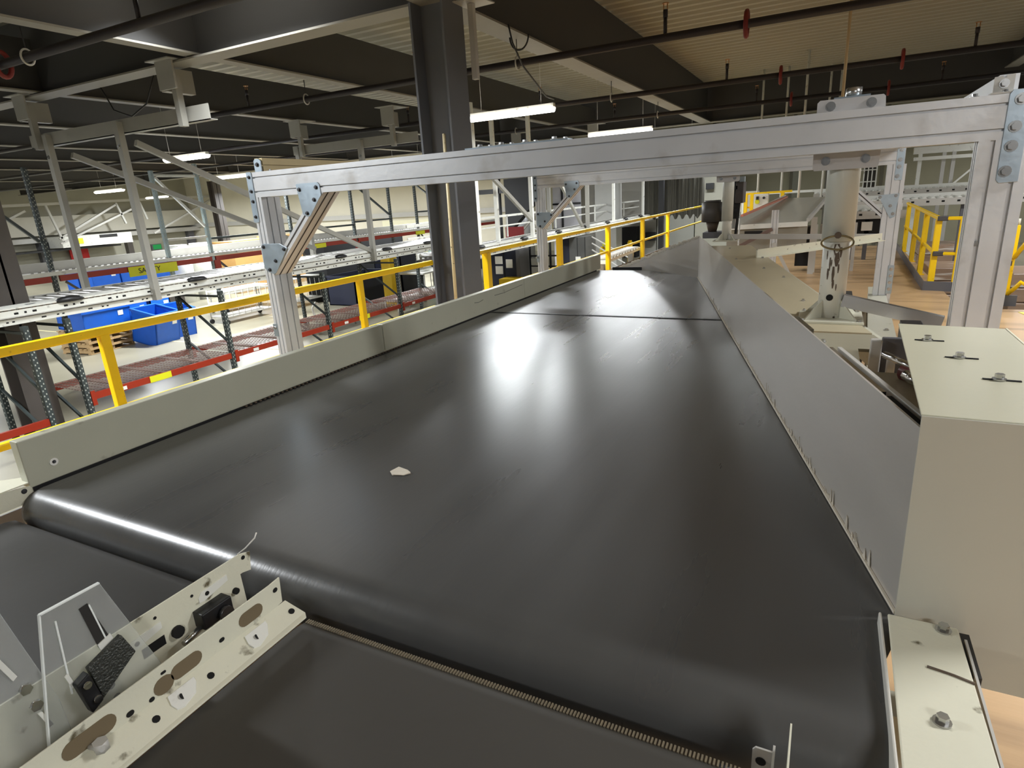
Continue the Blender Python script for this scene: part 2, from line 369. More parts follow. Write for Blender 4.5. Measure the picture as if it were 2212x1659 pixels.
# ---------------------------------------------------------------- main tapered belt conveyor
BZ = .71
def guard_x(y): return .216-1.516*(y-1.5)/5.73
t = thing('belt_conveyor', 'wide tapering conveyor with black rubber belt in the middle of the picture', 'conveyor', (-1.2, 4.0, 0))
mb = MB(); r = .10; y0 = 1.10; prof = []
ys = [y0+.02+i*(7.93-y0-.02)/40 for i in range(41)]
rows = []
for a in [200, 180, 160, 145, 130, 118, 106, 98]:
    rows.append((y0+r*math.cos(math.radians(a)), BZ-r+r*math.sin(math.radians(a))))
rows += [(yy, BZ) for yy in ys]
for a in [75, 55, 35, 10, -20]: rows.append((7.93+r*math.cos(math.radians(a)), BZ-r+r*math.sin(math.radians(a))))
def xr(yy):
    return .185 if yy < 1.46 else guard_x(min(yy, 7.3))+.01
nx = 16; vs = []
for yy, zz in rows:
    for i in range(nx+1):
        x = -2.735+(xr(yy)+2.735)*i/nx
        vs.append((x, yy, zz))
mb.add(vs, [(j*(nx+1)+i, j*(nx+1)+i+1, (j+1)*(nx+1)+i+1, (j+1)*(nx+1)+i) for j in range(len(rows)-1) for i in range(nx)], True)
mb.build('belt', RUBBER, t)
MB().cyl((-2.76, y0, BZ-r), (.18, y0, BZ-r), r-.006, 24).build('tail_pulley', DGREY, t)
MB().bx(-2.74, guard_x(4.87), 4.855, 4.885, BZ-.001, BZ+.004).build('belt_splice', BLACK, t)
MB().plate([(-2.76, 1.22), (.17, 1.22), (-1.28, 7.2), (-1.34, 7.8), (-2.76, 7.8)], .18, 'z', .42).build('bed_frame', GREYCREAM, t)
for (x, y) in ((-2.6, 1.5), (-2.6, 6.9), (.0, 1.75), (-1.2, 6.9)):
    MB().bx(x-.04, x+.04, y-.04, y+.04, 0, .42).build('leg', GREYCREAM, t)
# left side rail in three butted lengths
for (a, b) in ((1.063, 3.325), (3.333, 5.648), (5.656, 8.075)):
    MB().bx(-2.815, -2.76, a, b, .715, .912).build('side_rail', GREYCREAM, t, .004)
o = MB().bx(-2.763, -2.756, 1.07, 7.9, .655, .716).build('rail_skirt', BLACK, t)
pl = MB().cyl((-2.76, 1.166, .787), (-2.756, 1.166, .787), .016, 20).build('rail_sticker', PAPER, t)
bolt(t, (-2.757, 1.166, .787), (1, 0, 0), .005, .006, BOLTD)
# black marks on the rail
MB().tube([(-2.7595, 5.0, .845), (-2.7595, 5.2, .84), (-2.7595, 5.35, .848), (-2.7595, 5.6, .858)], .002, 5).build('marker_line', BLACK, t)
MB().tube([(-2.7595, 4.62, .84), (-2.7595, 4.7, .832), (-2.7595, 4.78, .842)], .002, 5).build('marker_line', BLACK, t)
# stud row in the shadow under the rail
mb = MB()
for i in range(60): mb.box((-2.745, 2.1+i*.032, .716), (.012, .012, .006))
mb.build('chain_links', RUST, t, kind='stuff')
# end bracket of the rail, near left corner
MB().plate([(-3.05, .90), (-2.765, .90), (-2.765, 1.10), (-2.83, 1.10)], .004, 'z', .735).build('end_bracket', CREAM2, t)
MB().plate([(.55, .66), (1.10, .66), (1.10, .72), (.99, .735), (.55, .735)], .004, 'x', -2.765).build('end_bracket', CREAM2, t)
bolt(t, (-2.761, 1.04, .712), (1, 0, 0), .007, .004, BOLTD)
# right guard of brushed steel, along the slanting edge, and its return down the outfeed chute
g0 = Vector((guard_x(1.47)-.004, 1.47, 0)); g1 = Vector((-1.30, 7.23, 0)); gd = (g1-g0).normalized(); gn = Vector((gd.y, -gd.x, 0))
mb = MB()
vs = [g0+Vector((0, 0, .722)), g1+Vector((0, 0, .722)), g1+Vector((0, 0, 1.18)), g0+Vector((0, 0, 1.18))]
mb.add(vs+[v+gn*.006 for v in vs], [(0, 1, 2, 3), (7, 6, 5, 4), (0, 3, 7, 4), (1, 5, 6, 2), (3, 2, 6, 7), (0, 4, 5, 1)])
mb.build('guard_plate', STEEL, t)
# worn white fringe of the seal under the guard
mb = MB(); random.seed(3)
for i in range(150):
    f = random.random()**1.6; p = g0.lerp(g1, .03+.95*f); hh = random.uniform(.006, .02) if random.random() < .75 else random.uniform(.02, .05)
    q = p-gn*.002+Vector((0, 0, .722)); s2 = gd*random.uniform(.004, .018)
    mb.add([q, q+s2, q+s2*.6+Vector((0, 0, hh)), q-gn*.002, q+s2-gn*.002, q+s2*.6+Vector((0, 0, hh))-gn*.002], [(0, 1, 2), (5, 4, 3), (0, 3, 4, 1), (1, 4, 5, 2), (2, 5, 3, 0)])
mb.bar(g0-gn*.004+Vector((0, 0, .718)), g1-gn*.004+Vector((0, 0, .718)), .006, .008)
mb.build('seal_fringe', mat('worn_white_seal', (214, 206, 190), .7), t, kind='stuff')
vs = [Vector((-1.30, 7.23, .70)), Vector((-1.30, 7.23, 1.18)), Vector((-2.80, 8.62, .60)), Vector((-2.80, 8.62, .12))]
nn = Vector((.68, .73, 0))*.008
mb = MB(); mb.add(vs+[v+nn for v in vs], [(3, 2, 1, 0), (4, 5, 6, 7), (0, 1, 5, 4), (1, 2, 6, 5), (2, 3, 7, 6), (3, 0, 4, 7)])
mb.build('chute_plate', STEEL, t)
mb = MB()
for i in range(70):
    f = i/70+random.uniform(0, .01); p = Vector((-1.30, 7.23, 1.18)).lerp(Vector((-2.80, 8.62, .60)), f)
    mb.box(p+Vector((0, 0, random.uniform(-.008, .008))), (.03, .014, random.uniform(.018, .04)))
mb.build('torn_tape_edge', mat('chipped_white_tape', (228, 222, 208), .6), t, kind='stuff')
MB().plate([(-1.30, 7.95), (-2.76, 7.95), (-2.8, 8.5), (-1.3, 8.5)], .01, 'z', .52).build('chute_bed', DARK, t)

MB().bx(-2.58, -1.36, 8.04, 8.06, .50, .735).build('gap_shade_strip', DARK, t)  # dark bar added to stand in for the shaded gap past the belt
# scrap of tape lying on the belt
mb = MB(); mb.add([(-1.46, 1.70, .7135), (-1.43, 1.675, .715), (-1.385, 1.69, .7135), (-1.37, 1.715, .716), (-1.40, 1.735, .7135), (-1.45, 1.745, .715)], [(0, 1, 2, 3, 4, 5)])
mb.add([(-1.46, 1.70, .7115), (-1.43, 1.675, .7115), (-1.385, 1.69, .7115), (-1.37, 1.715, .7115), (-1.40, 1.735, .7115), (-1.45, 1.745, .7115)], [(5, 4, 3, 2, 1, 0)])
tag(mb.build('tape_scrap', SCRAPM), 'small torn pale scrap of tape lying on the black belt', 'scrap')

# ---- deck cover strip along the guard, with drive parts
t = thing('deck_cover', 'long beige cover plate running behind the steel guard', 'cover plate', (-.4, 4.5, 1.0))
def dk(y, off): return guard_x(y)+off
L0, L1 = 1.5, 7.15
mb = MB()
mb.plate([(dk(2.9, .03), 2.9), (.20, 2.9), (-.73, 7.10), (dk(7.1, .03), 7.1)], .012, 'z', 1.068)
mb.build('cover_panel', mat('beige_cover', (184, 174, 146), .36, 0, .06, 3, .04, 60), t)
mb = MB(); mb.plate([(dk(1.47, .03), 1.47), (.5, 1.47), (.5, 2.30), (.14, 2.30), (.14, 2.62), (.265, 2.62), (.205, 2.88), (dk(2.88, .03), 2.88)], .012, 'z', 1.066)
mb.build('cover_panel', mat('shaded_beige_cover', (150, 145, 126), .4, 0, .06, 3, .05, 60), t)  # the big cover's shadow is put into this panel's darker beige
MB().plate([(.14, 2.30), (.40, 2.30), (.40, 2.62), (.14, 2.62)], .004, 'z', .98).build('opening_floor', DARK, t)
a = Vector((dk(7.1, .03), 7.1, 1.0)); b = Vector((-.73, 7.10, 1.0)); c2 = Vector((.262, 2.7, 1.0))
MB().bar(b, (.25, 2.75, 1.0), .02, .14).build('side_web', CREAM, t)
MB().bar((dk(2.75, .022), 2.75, 1.162), (dk(2.5, .022), 2.5, 1.162), .018, .022).build('slide_rail', CHROME, t)
MB().bar((dk(2.25, .022), 2.25, 1.158), (dk(1.78, .022), 1.78, 1.158), .014, .02).build('slide_rail', CHROME, t)
MB().bar((dk(2.25, .048), 2.25, 1.13), (dk(1.48, .048), 1.48, 1.13), .012, .08).build('rail_angle', LGREY, t)
MB().bar((dk(1.77, .024), 1.77, 1.15), (dk(1.48, .024), 1.48, 1.15), .03, .02).build('rail_slot', HOLE, t)
for (x, y) in ((.018, 2.703), (.125, 2.25), (.19, 1.98), (-.421, 5.089), (-.092, 3.662), (-.709, 5.751), (-.25, 4.6), (-.55, 6.3), (-.9, 6.75), (.05, 2.30)):
    bolt(t, (x, y, 1.079), (0, 0, 1), .008, .011)
for (x, y) in ((.215, 1.80), (.235, 1.76)): MB().cyl((x, y, 1.078), (x, y, 1.0785), .008, 10).build('hole', HOLE, t)
d = thing('drive_bracket', 'grey motor mount blocks and bolts in the opening beside the big cover', 'bracket', (.22, 2.3, .99))
MB().bx(.20, .30, 2.42, 2.44, .985, 1.17).build('mount_block', DGREY, d, .004)
MB().bx(.165, .20, 2.40, 2.43, .985, 1.165).build('mount_block', LGREY, d, .004)
MB().bx(.215, .24, 2.34, 2.37, .985, 1.12).build('mount_block', LGREY, d, .004)
MB().bx(.262, .33, 2.44, 2.60, 1.0, 1.20).build('black_housing', BLACK, d, .004)
MB().cyl((.20, 2.30, 1.14), (.30, 2.18, 1.12), .012, 10).build('adjuster_bolt', CHROME, d)
MB().cyl((.245, 2.10, 1.13), (.275, 2.05, 1.12), .016, 10).build('adjuster_bolt', CHROME, d)
MB().cyl((.26, 2.24, 1.1), (.34, 2.12, 1.1), .03, 12).build('red_rod', mat('dark_red_rubber', (92, 20, 18), .4), d)

# ---- big cover at the right
t = thing('drive_cover', 'big cream sheet metal cover box at the right edge', 'cover', (.37, 1.9, .58))
T = 1.222
MB().plate([(.208, 1.46), (.532, 1.46), (.528, 2.39), (.241, 2.42)], .004, 'z', T-.004).build('top_panel', mat('cover_cream', (196, 194, 172), .3, 0, .05, 3, .03, 60), t, .0015)
MB().plate([(.213, .715), (.345, .712), (.35, .58), (.532, .58), (.532, T-.001), (.208, T-.001)], .004, 'y', 1.452).build('front_panel', mat('cover_cream_shade', (190, 188, 174), .36, 0, .04, 3, .03, 60, dirt=(120, 112, 96), dscale=4, dlo=.72, dhi=.9), t, .0015)
MB().bx(.531, .536, 1.47, 2.40, T-.05, T).build('turned_edge', CREAM2, t)
for (x, y) in ((.297, 2.173), (.348, 1.972), (.398, 1.771)):
    MB().box((x+.005, y-.002, T+.0012), (.075, .009, .0022), rz=-.06).build('slot', HOLE, t)
    bolt(t, (x, y, T+.001), (0, 0, 1), .010, .015)
# near frame rail with two bolts
t = thing('frame_rail', 'short worn cream frame rail with two bolts at the bottom right', 'rail', (.26, 1.2, 0))
MB().plate([(.196, 1.428), (.330, 1.428), (.335, 1.05), (.335, .55), (.182, .55)], .006, 'z', .734).build('top_flange', CREAM2, t, .003)
MB().plate([(.55, .55), (1.428, .55), (1.428, .74), (.55, .74)], .006, 'x', .178).build('side_flange', mat('rail_edge_pale', (206, 204, 196), .4), t, .003)
MB().plate([(.55, .55), (1.40, .55), (1.40, .735), (.55, .735)], .005, 'x', .338).build('side_flange', LGREY, t)
MB().bx(.334, .352, 1.29, 1.43, .60, .728).build('dark_gasket', BLACK, t)
for (x, y) in ((.30, 1.408), (.262, 1.123)): bolt(t, (x, y, .740), (0, 0, 1), .0105, .016)
bolt(t, (.346, 1.08, .68), (1, 0, 0), .01, .02, BRASS)
for (x, y) in ((.25, .70), (.25, 1.35)): MB().bx(x-.05, x+.05, y-.04, y+.04, 0, .56).build('leg', GREYCREAM, t)
MB().tube([(.255, 1.27, .7415), (.285, 1.265, .7415), (.30, 1.262, .7415), (.332, 1.252, .7415)], .003, 5).build('scrape_mark', RUST, t)

# ---------------------------------------------------------------- aluminium gantries over the conveyor
ZB0, ZB1 = 1.815, 1.975
def gantry(Y, lab, tube_x, grp):
    t = thing('aluminium_gantry', lab, 'frame', (-1.4, Y+.04, 0), grp)
    near = Y < 5
    # cross beam, slots at a quarter and three quarters of its height
    MB().ext(slots(.08, .16, (.5,), (.22, .78), .011, .012), (-3.475, Y+.04, (ZB0+ZB1)/2), (.63, Y+.04, (ZB0+ZB1)/2)).build('cross_beam', ALU, t)
    MB().ext(slots(.085, .16, (.3, .7), (.3, .7), .010, .012), (-3.447, Y+.08, 0), (-3.447, Y+.08, ZB0), up=(0, 1, 0)).build('post', ALU, t)
    MB().ext(slots(.165, .09, (.27, .73), (.3, .7), .016, .014), (.568, Y+.045, 0), (.568, Y+.045, ZB0), up=(0, 1, 0)).build('post', ALU, t)
    # knee braces with mitred ends
    for s in (-1, 1) if not near else (-1,):
        if s < 0:
            p0, p1 = (-3.42, Y+.075, 1.38), (-2.89, Y+.075, 1.86)
            poly = [(-3.40, 1.295), (-3.40, 1.372), (-2.934, 1.815), (-2.853, 1.815)]
        else:
            poly = [(.48, 1.295), (.48, 1.372), (.014, 1.815), (-.067, 1.815)]
        g = MB()
        P3 = [(a, b) for a, b in poly]
        g.plate(P3, .15, 'y', Y+.002)
        br = g.build('brace', ALU, t)
        a, b = Vector((poly[1][0], 0, poly[1][1])), Vector((poly[2][0], 0, poly[2][1])); a2, b2 = Vector((poly[0][0], 0, poly[0][1])), Vector((poly[3][0], 0, poly[3][1]))
        gl = MB()
        for f in (.5,):
            p, q = a.lerp(a2, f), b.lerp(b2, f)
            gl.bar(p+Vector((0, Y+.0018, 0)), q+Vector((0, Y+.0018, 0)), .003, .010)
        for yy in (Y+.045, Y+.11):
            nn = Vector((b2.z-a2.z, 0, -(b2.x-a2.x))).normalized()
            gl.bar(a2+Vector((0, yy, 0))+nn*.0005, b2+Vector((0, yy, 0))+nn*.0005, .009, .003, up=nn)
        gl.build('slot', ALUDARK, br)
    # gusset plates
    gp = MB().plate([(-3.07, 1.872), (-3.065, 1.878), (-2.885, 1.878), (-2.872, 1.866), (-2.868, 1.80), (-2.985, 1.675), (-3.01, 1.672), (-3.045, 1.69)], .006, 'y', Y-.006).build('gusset_plate', ZINC, t, .001)
    for a, b in ((-3.045, 1.842), (-2.90, 1.848), (-2.93, 1.775), (-3.005, 1.695)): bolt(t, (a, Y-.006, b), (0, -1, 0), .009, .011, BOLTD)
    MB().plate([(-3.478, 1.49), (-3.465, 1.51), (-3.30, 1.51), (-3.235, 1.478), (-3.375, 1.312), (-3.40, 1.305), (-3.45, 1.32), (-3.478, 1.345)], .006, 'y', Y-.006).build('gusset_plate', ZINC, t, .001)
    for a, b in ((-3.455, 1.49), (-3.265, 1.472), (-3.36, 1.395), (-3.43, 1.335)): bolt(t, (a, Y-.006, b), (0, -1, 0), .009, .011, BOLTD)
    # splice straps over the beam ends
    sp = MB().plate([(-3.505, 1.66), (-3.505, 1.972), (-3.498, 1.978), (-3.462, 1.978), (-3.455, 1.972), (-3.455, 1.66), (-3.462, 1.652), (-3.498, 1.652)], .006, 'y', Y-.006).build('splice_plate', ZINC, t, .001)
    for b in (1.945, 1.855, 1.79, 1.69): bolt(t, (-3.478, Y-.006, b), (0, -1, 0), .008, .011, BOLTD)
    MB().plate([(.557, 1.67), (.557, 1.972), (.566, 1.986), (.625, 1.986), (.625, 1.66), (.566, 1.658)], .006, 'y', Y-.006).build('splice_plate', ZINC, t, .001)
    for a, b in ((.594, 1.952), (.588, 1.858), (.586, 1.79), (.58, 1.70)): bolt(t, (a, Y-.006, b), (0, -1, 0), .014, .015)
    # foot brackets
    MB().bx(-3.50, -3.46, Y-.004, Y, .86, .95).build('foot_bracket', ZINC, t); bolt(t, (-3.48, Y-.004, .925), (0, -1, 0), .009, .010)
    if not near:
        gp = MB().plate([(.43, 1.52), (.62, 1.53), (.60, 1.30), (.56, 1.28)], .006, 'y', Y-.006).build('gusset_plate', ZINC, t)
        for a, b in ((.45, 1.5), (.59, 1.51), (.55, 1.41), (.58, 1.33)): bolt(t, (a, Y-.006, b), (0, -1, 0), .011, .013)
        MB().bx(.60, .655, Y-.008, Y, .5, .80).build('foot_bracket', ZINC, t)
        for b in (.55, .62, .69, .76): bolt(t, (.628, Y-.008, b), (0, -1, 0), .012, .013)
    return t
g1t = gantry(3.03, 'big aluminium gantry nearest the viewer, its beam crossing the whole picture', .04, 'aluminium gantries over the belt')
g2t = gantry(7.6, 'second aluminium gantry, half hidden behind the nearest beam', -1.1, 'aluminium gantries over the belt')
# slot nuts left in the front posts
bolt(g1t, (.530, 3.042, 1.0), (0, -1, 0), .008, .012, BOLTD); bolt(g1t, (.528, 3.042, 1.43), (0, -1, 0), .007, .012, BOLT)
# longitudinal profiles lying on the two cross beams
t = thing('aluminium_runner', 'yellowish aluminium profile running back on top of the left gantry corner', 'profile', (-3.41, 5.3, 1.975))
MB().ext(slots(.07, .085, (.5,), (.45,), .010, .012), (-3.405, 3.06, 2.018), (-3.405, 7.68, 2.018)).build('profile', mat('warm_aluminium', (206, 190, 150), .45, .5, .08), t)
MB().plate([(-3.435, 1.976), (-3.435, 2.045), (-3.42, 2.056), (-3.39, 2.056), (-3.375, 2.045), (-3.375, 1.976)], .008, 'y', 3.045).build('end_plate', ZINC, t)
bolt(t, (-3.405, 3.045, 2.02), (0, -1, 0), .010, .012, BOLTD)
bolt(t, (-3.335, 3.08, 1.976), (0, 0, 1), .008, .012)
t = thing('aluminium_runner', 'short aluminium runner with a bolted end bracket on the right gantry corner', 'profile', (.54, 4.0, 1.975))
MB().bar((.56, 3.09, 2.012), (.56, 7.68, 2.012), .06, .07).build('profile', ALU, t)
MB().plate([(.512, 1.977), (.512, 2.040), (.538, 2.043), (.538, 2.036), (.548, 2.036), (.548, 2.044), (.574, 2.046), (.574, 1.977)], .006, 'y', 3.075).build('end_plate', LGREY, t)
bolt(t, (.543, 3.075, 2.015), (0, -1, 0), .011, .014)
MB().bx(.50, .575, 3.03, 3.08, 1.976, 1.982).build('foot_plate', LGREY, t)
bolt(t, (.455, 3.06, 1.976), (0, 0, 1), .010, .012); bolt(t, (.545, 3.05, 1.982), (0, 0, 1), .009, .010)
# bolted plate on top of the second beam
t = thing('joint_plate', 'flat plate with pairs of hex bolts on top of the beam left of its middle', 'plate', (-1.5, 3.07, 1.975))
MB().bx(-1.80, -1.20, 3.035, 3.10, 1.975, 1.983).build('plate', ZINC, t)
for x in (-1.715, -1.585, -1.445, -1.28):
    bolt(t, (x, 3.055, 1.983), (0, 0, 1), .014, .014); bolt(t, (x+.05, 3.08, 1.983), (0, 0, 1), .012, .010)

def support(Y, x, zb, lab, big):
    yc = Y+.162
    t = thing('support_tube', lab, 'post', (x, yc, zb), 'white support tubes under the gantry beams')
    R = .066 if big else .064
    tm = mat('tube_paint', (200, 200, 188), .42, 0, .04, 4)
    MB().cyl((x, yc, 1.44 if big else 1.31), (x, yc, 2.0), R, 32).build('outer_tube', tm, t)
    MB().cyl((x, yc, zb+.012), (x, yc, 1.5), R*.85, 32).build('inner_tube', mat('scraped_white_tube', (214, 212, 200), .42, 0, .04, 5, dirt=(84, 70, 56), dscale=13, dlo=.64, dhi=.66), t)
    MB().bx(x-.135, x+.135, yc-.14, yc+.14, zb, zb+.012).build('base_plate', CREAM, t, .002)
    for a in (45, 135, 225, 315):
        c, s = math.cos(math.radians(a)), math.sin(math.radians(a))
        m = MB(); d = Vector((c, s, 0)); nn = Vector((-s, c, 0))*.004; p = Vector((x, yc, zb+.012))
        q = [p+d*R*.82, p+d*.15, p+d*R*.82+Vector((0, 0, .085))]
        m.add([v-nn for v in q]+[v+nn for v in q], [(0, 1, 2), (5, 4, 3), (0, 3, 4, 1), (1, 4, 5, 2), (2, 5, 3, 0)])
        m.build('rib', CREAM, t)
    for sx in (-1, 1):
        for sy in (-1, 1): bolt(t, (x+sx*.115, yc+sy*.12, zb+.012), (0, 0, 1), .007, .009)
    cp = MB().plate([(x-.125, 1.758), (x-.118, 1.747), (x+.118, 1.747), (x+.125, 1.758), (x+.128, 1.815), (x+.128, 1.975), (x+.124, 2.022), (x+.116, 2.03), (x-.116, 2.03), (x-.126, 2.02)], .008, 'y', Y+.082).build('clamp_plate', mat('clamp_grey', (190, 188, 186), .45, .2, .06), t)
    for sx in (-1, 1):
        bolt(t, (x+sx*.075, Y+.082, 1.785), (0, -1, 0), .012, .012, BOLT)
        bolt(t, (x+sx*.075, Y+.082, 2.003), (0, -1, 0), .013, .012, BOLT)
    if big:
        MB().plate([(x-.065, yc-.05), (x+.07, yc-.06), (x+.065, yc+.06), (x-.06, yc+.05)], .007, 'z', 2.032).build('cap_plate', ZINC, t)
        MB().cyl((x+.008, yc, 2.039), (x+.008, yc, 2.075), .032, 6).build('cap_nut', BOLT, t)
        pts = [(x+.064*math.cos(i*math.pi/16), yc-.078+.012*math.sin(i*math.pi/8), 1.438+.03*math.sin(i*math.pi/16)) for i in range(33)]
        MB().tube(pts, .0042, 6).build('ring_pin', mat('dull_brass', (132, 118, 84), .4, .6, .1), t)
        MB().cyl((x, yc-.09, 1.470), (x, yc-.05, 1.470), .014, 12).build('pin_head', RUST, t)
        MB().cyl((x-.01, yc-R*.86, 1.188), (x-.01, yc-R*.80, 1.188), .015, 14).build('locking_hole', HOLE, t)
        # scraped patches of the paint
        sm = MB()
        for ang, z0, z1, wd in ((-88, 1.38, 1.43, .030), (-84, 1.33, 1.39, .022), (-70, 1.37, 1.415, .010), (-112, 1.31, 1.37, .008), (-128, 1.36, 1.40, .006), (-118, 1.27, 1.32, .010), (-95, 1.26, 1.33, .012), (-92, 1.23, 1.27, .010), (-75, 1.30, 1.34, .008), (-78, 1.22, 1.25, .006), (-105, 1.33, 1.36, .005)):
            a = math.radians(ang); rr = R*.85+.0008; aw = wd/rr/2
            v = [Vector((x+rr*math.cos(a+k*aw), yc+rr*math.sin(a+k*aw), zz)) for zz, ks in ((z0, (-.5, .3)), ((z0+z1)/2, (-1, 1)), (z1, (-.7, .6))) for k in ks]
            v2 = [p+(Vector((x, yc, p.z))-p)*.01 for p in v]
            sm.add(v+v2, [(0, 1, 3, 2), (2, 3, 5, 4), (7, 6, 8, 9), (9, 8, 10, 11)])
        sm.build('bare_metal_patch', RUST, t, kind='stuff')
    return t
support(3.03, .04, 1.08, 'thick white support tube with a ring pin, right of the picture middle', True)
support(7.6, -1.08, 1.08, 'farther white support tube with a dark motor behind it', False)

# cross bars at deck height
tag(MB().bar((-1.05, 7.72, 1.13), (.56, 7.72, 1.09), .04, .055).build('cross_bar', LGREY), 'pale grey cross bar behind the cover plate, at the foot of the far tube', 'bar')
t = thing('cream_channel', 'cream channel bar slanting behind the ringed support tube', 'bar', (0, 6.6, 1.08))
MB().bar((-.55, 5.85, 1.115), (.49, 7.37, 1.115), .012, .075).build('web', CREAM2, t)
MB().bar((-.53, 5.835, 1.08), (.51, 7.355, 1.08), .04, .006).build('lower_flange', CREAM2, t)
bolt(t, (-.50, 5.83, 1.08), (0, 0, 1), .01, .012)
tag(MB().bar((.085, 3.15, 1.175), (.468, 3.10, 1.095), .035, .055).build('aluminium_bar', mat('satin_aluminium', (196, 198, 204), .25, .8, .05)), 'short smooth aluminium bar sloping right from the ringed tube', 'bar')
t = thing('side_frame', 'low cream side frame with bolts between the cover plate and the right post', 'frame', (.5, 6.2, 0))
MB().plate([(.30, 4.4), (.52, 4.4), (.63, 8.2), (.47, 8.2)], .02, 'z', .46).build('top_plate', CREAM, t)
MB().bar((.31, 4.4, .36), (.48, 8.2, .36), .015, .18).build('web', CREAM, t)
for (x, y) in ((.5, 5.2), (.5, 5.8), (.54, 6.4), (.56, 7.0), (.58, 7.9)): bolt(t, (x, y, .48), (0, 0, 1), .014, .014)
for y in (4.6, 7.8): MB().bx(.40, .48, y-.05, y+.05, 0, .36).build('leg', CREAM, t)
tag(MB().bx(-.02, .30, 5.0, 8.0, .02, .46).build('dark_trough', mat('dark_trough_grey', (58, 56, 54), .5)), 'dark open trough beside the cream side frame', 'trough')
tag(MB().cyl((.62, 8.3, .0), (.62, 8.3, .55), .03, 12).cyl((.62, 8.3, .45), (.62, 8.3, .58), .06, 12).build('marker_post', YELLOW), 'small yellow capped foot beside the second right post', 'marker')

# ---------------------------------------------------------------- infeed conveyors at the lower left
t = thing('infeed_belt', 'dark infeed belt at the left edge, feeding under the bright roller', 'conveyor', (-2.1, .3, 0))
mb = MB(); ys2 = [(-.8, .63), (.94, .63), (.975, .622), (.995, .60), (1.0, .57)]
vs = []
for yy, zz in ys2: vs += [(-2.74, yy, zz), (-1.44, yy, zz)]
mb.add(vs, [(2*i, 2*i+1, 2*i+3, 2*i+2) for i in range(4)], True); mb.build('belt', RUBBER2, t)
MB().bx(-2.72, -1.46, -.8, .93, .45, .62).build('bed', DARK, t)
# its right side rail of folded sheet with block and holes
rl = MB().plate([(-.3, .74), (-.3, .80), (.955, .80), (.99, .79), (.982, .735), (.955, .742)], .004, 'x', -1.404).build('upper_flange', CREAM2, t)
MB().plate([(-.3, .56), (-.3, .74), (.952, .74), (.957, .56)], .004, 'x', -1.412).build('side_rail', CREAM2, t)
for y, z, rr in ((.965, .785, .006), (.925, .70, .009), (.70, .775, .004), (.80, .77, .004)): MB().cyl((-1.41, y, z), (-1.3985, y, z), rr, 12).build('hole', HOLE, t)
MB().bx(-1.41, -1.4075, .655, .715, .685, .712).build('square_hole', HOLE, t)
for (y, z) in ((.86, .758), (.665, .748)):
    b = MB().plate([(y-.045, z-.006), (y-.035, z+.006), (y+.045, z+.010), (y+.045, z-.008), (y-.03, z-.022), (y-.045, z-.02)], .006, 'x', -1.404).build('white_clip', WHITEP, t)
    MB().cyl((-1.399, y-.02, z-.006), (-1.3965, y-.02, z-.006), .006, 10).build('hole', HOLE, b)
bb = MB().bx(-1.408, -1.368, .795, .885, .675, .722).build('bearing_block', BLACK, t, .003)
MB().cyl((-1.368, .855, .69), (-1.352, .855, .69), .02, 16).build('bearing_cap', BOLTD, bb)
MB().cyl((-1.38, .79, .685), (-1.37, .735, .68), .008, 10).build('adjuster_bolt', BOLT, t)
MB().cyl((-1.405, .745, .70), (-1.395, .745, .70), .016, 12).build('hole', HOLE, t)
for y in (-.5, .5): MB().bx(-2.1, -2.02, y-.04, y+.04, 0, .45).build('leg', GREYCREAM, t)
# centre infeed belt
t = thing('infeed_belt', 'dark brown infeed belt at the bottom, its laced end along the big roller', 'conveyor', (-.6, .2, 0))
mb = MB(); vs = []
for yy, zz in ((-.8, .69), (.885, .69), (.915, .684), (.932, .665), (.936, .63)): vs += [(-1.135, yy, zz), (-.035, yy, zz)]
mb.add(vs, [(2*i, 2*i+1, 2*i+3, 2*i+2) for i in range(4)], True); mb.build('belt', mat('brown_black_belt', (62, 59, 54), .55, 0, .1, 3, .05, 30), t)
MB().bx(-1.12, -.05, -.8, .88, .5, .68).build('bed', DARK, t)
mb = MB()
for i in range(150): mb.box((-1.13+i*.0073, .921, .6845), (.0035, .014, .005))
mb.build('belt_lacing', mat('lacing_wire', (150, 140, 120), .4, .6), t, kind='stuff')
# its left side rail, full of slots
MB().plate([(-.3, .742), (-.3, .80), (.87, .812), (.905, .815), (.90, .745), (.88, .742)], .004, 'x', -1.189).build('side_rail', CREAM2, t, .001)
vs = [(-1.187, -.3, .742), (-1.187, .91, .742), (-1.138, .925, .708), (-1.125, .915, .705), (-1.125, -.3, .705)]
mb = MB(); mb.add(vs+[(x, y, z-.004) for x, y, z in vs], [(0, 1, 2, 3, 4), (9, 8, 7, 6, 5)]+[(i, (i+1) % 5, (i+1) % 5+5, i+5) for i in range(5)])
mb.build('lower_lip', CREAM2, t, .001)
def slot_shape(y, z, ly, lz, n=8):
    P = []
    for i in range(n*2+2):
        a = math.pi*i/(n)-math.pi/2 if i <= n else math.pi*(i-1)/n-math.pi/2
        P.append((y+(ly/2-lz/2)*(1 if i <= n else -1)+lz/2*math.cos(a), z+lz/2*math.sin(a)))
    return P
HB = mat('seen_through_slot', (112, 98, 74), .8)
for y, z, ly, lz, m2 in ((.805, .772, .07, .036, HB), (.63, .768, .075, .036, HB), (.575, .762, .045, .04, HB), (.425, .770, .10, .038, HB), (.885, .79, .014, .012, HOLE), (.72, .765, .014, .010, HOLE), (.545, .75, .012, .010, HOLE), (.50, .755, .016, .012, HOLE), (.58, .79, .012, .006, HOLE)):
    MB().plate(slot_shape(y, z, ly, lz), .0012, 'x', -1.1849).build('slot', m2, t)
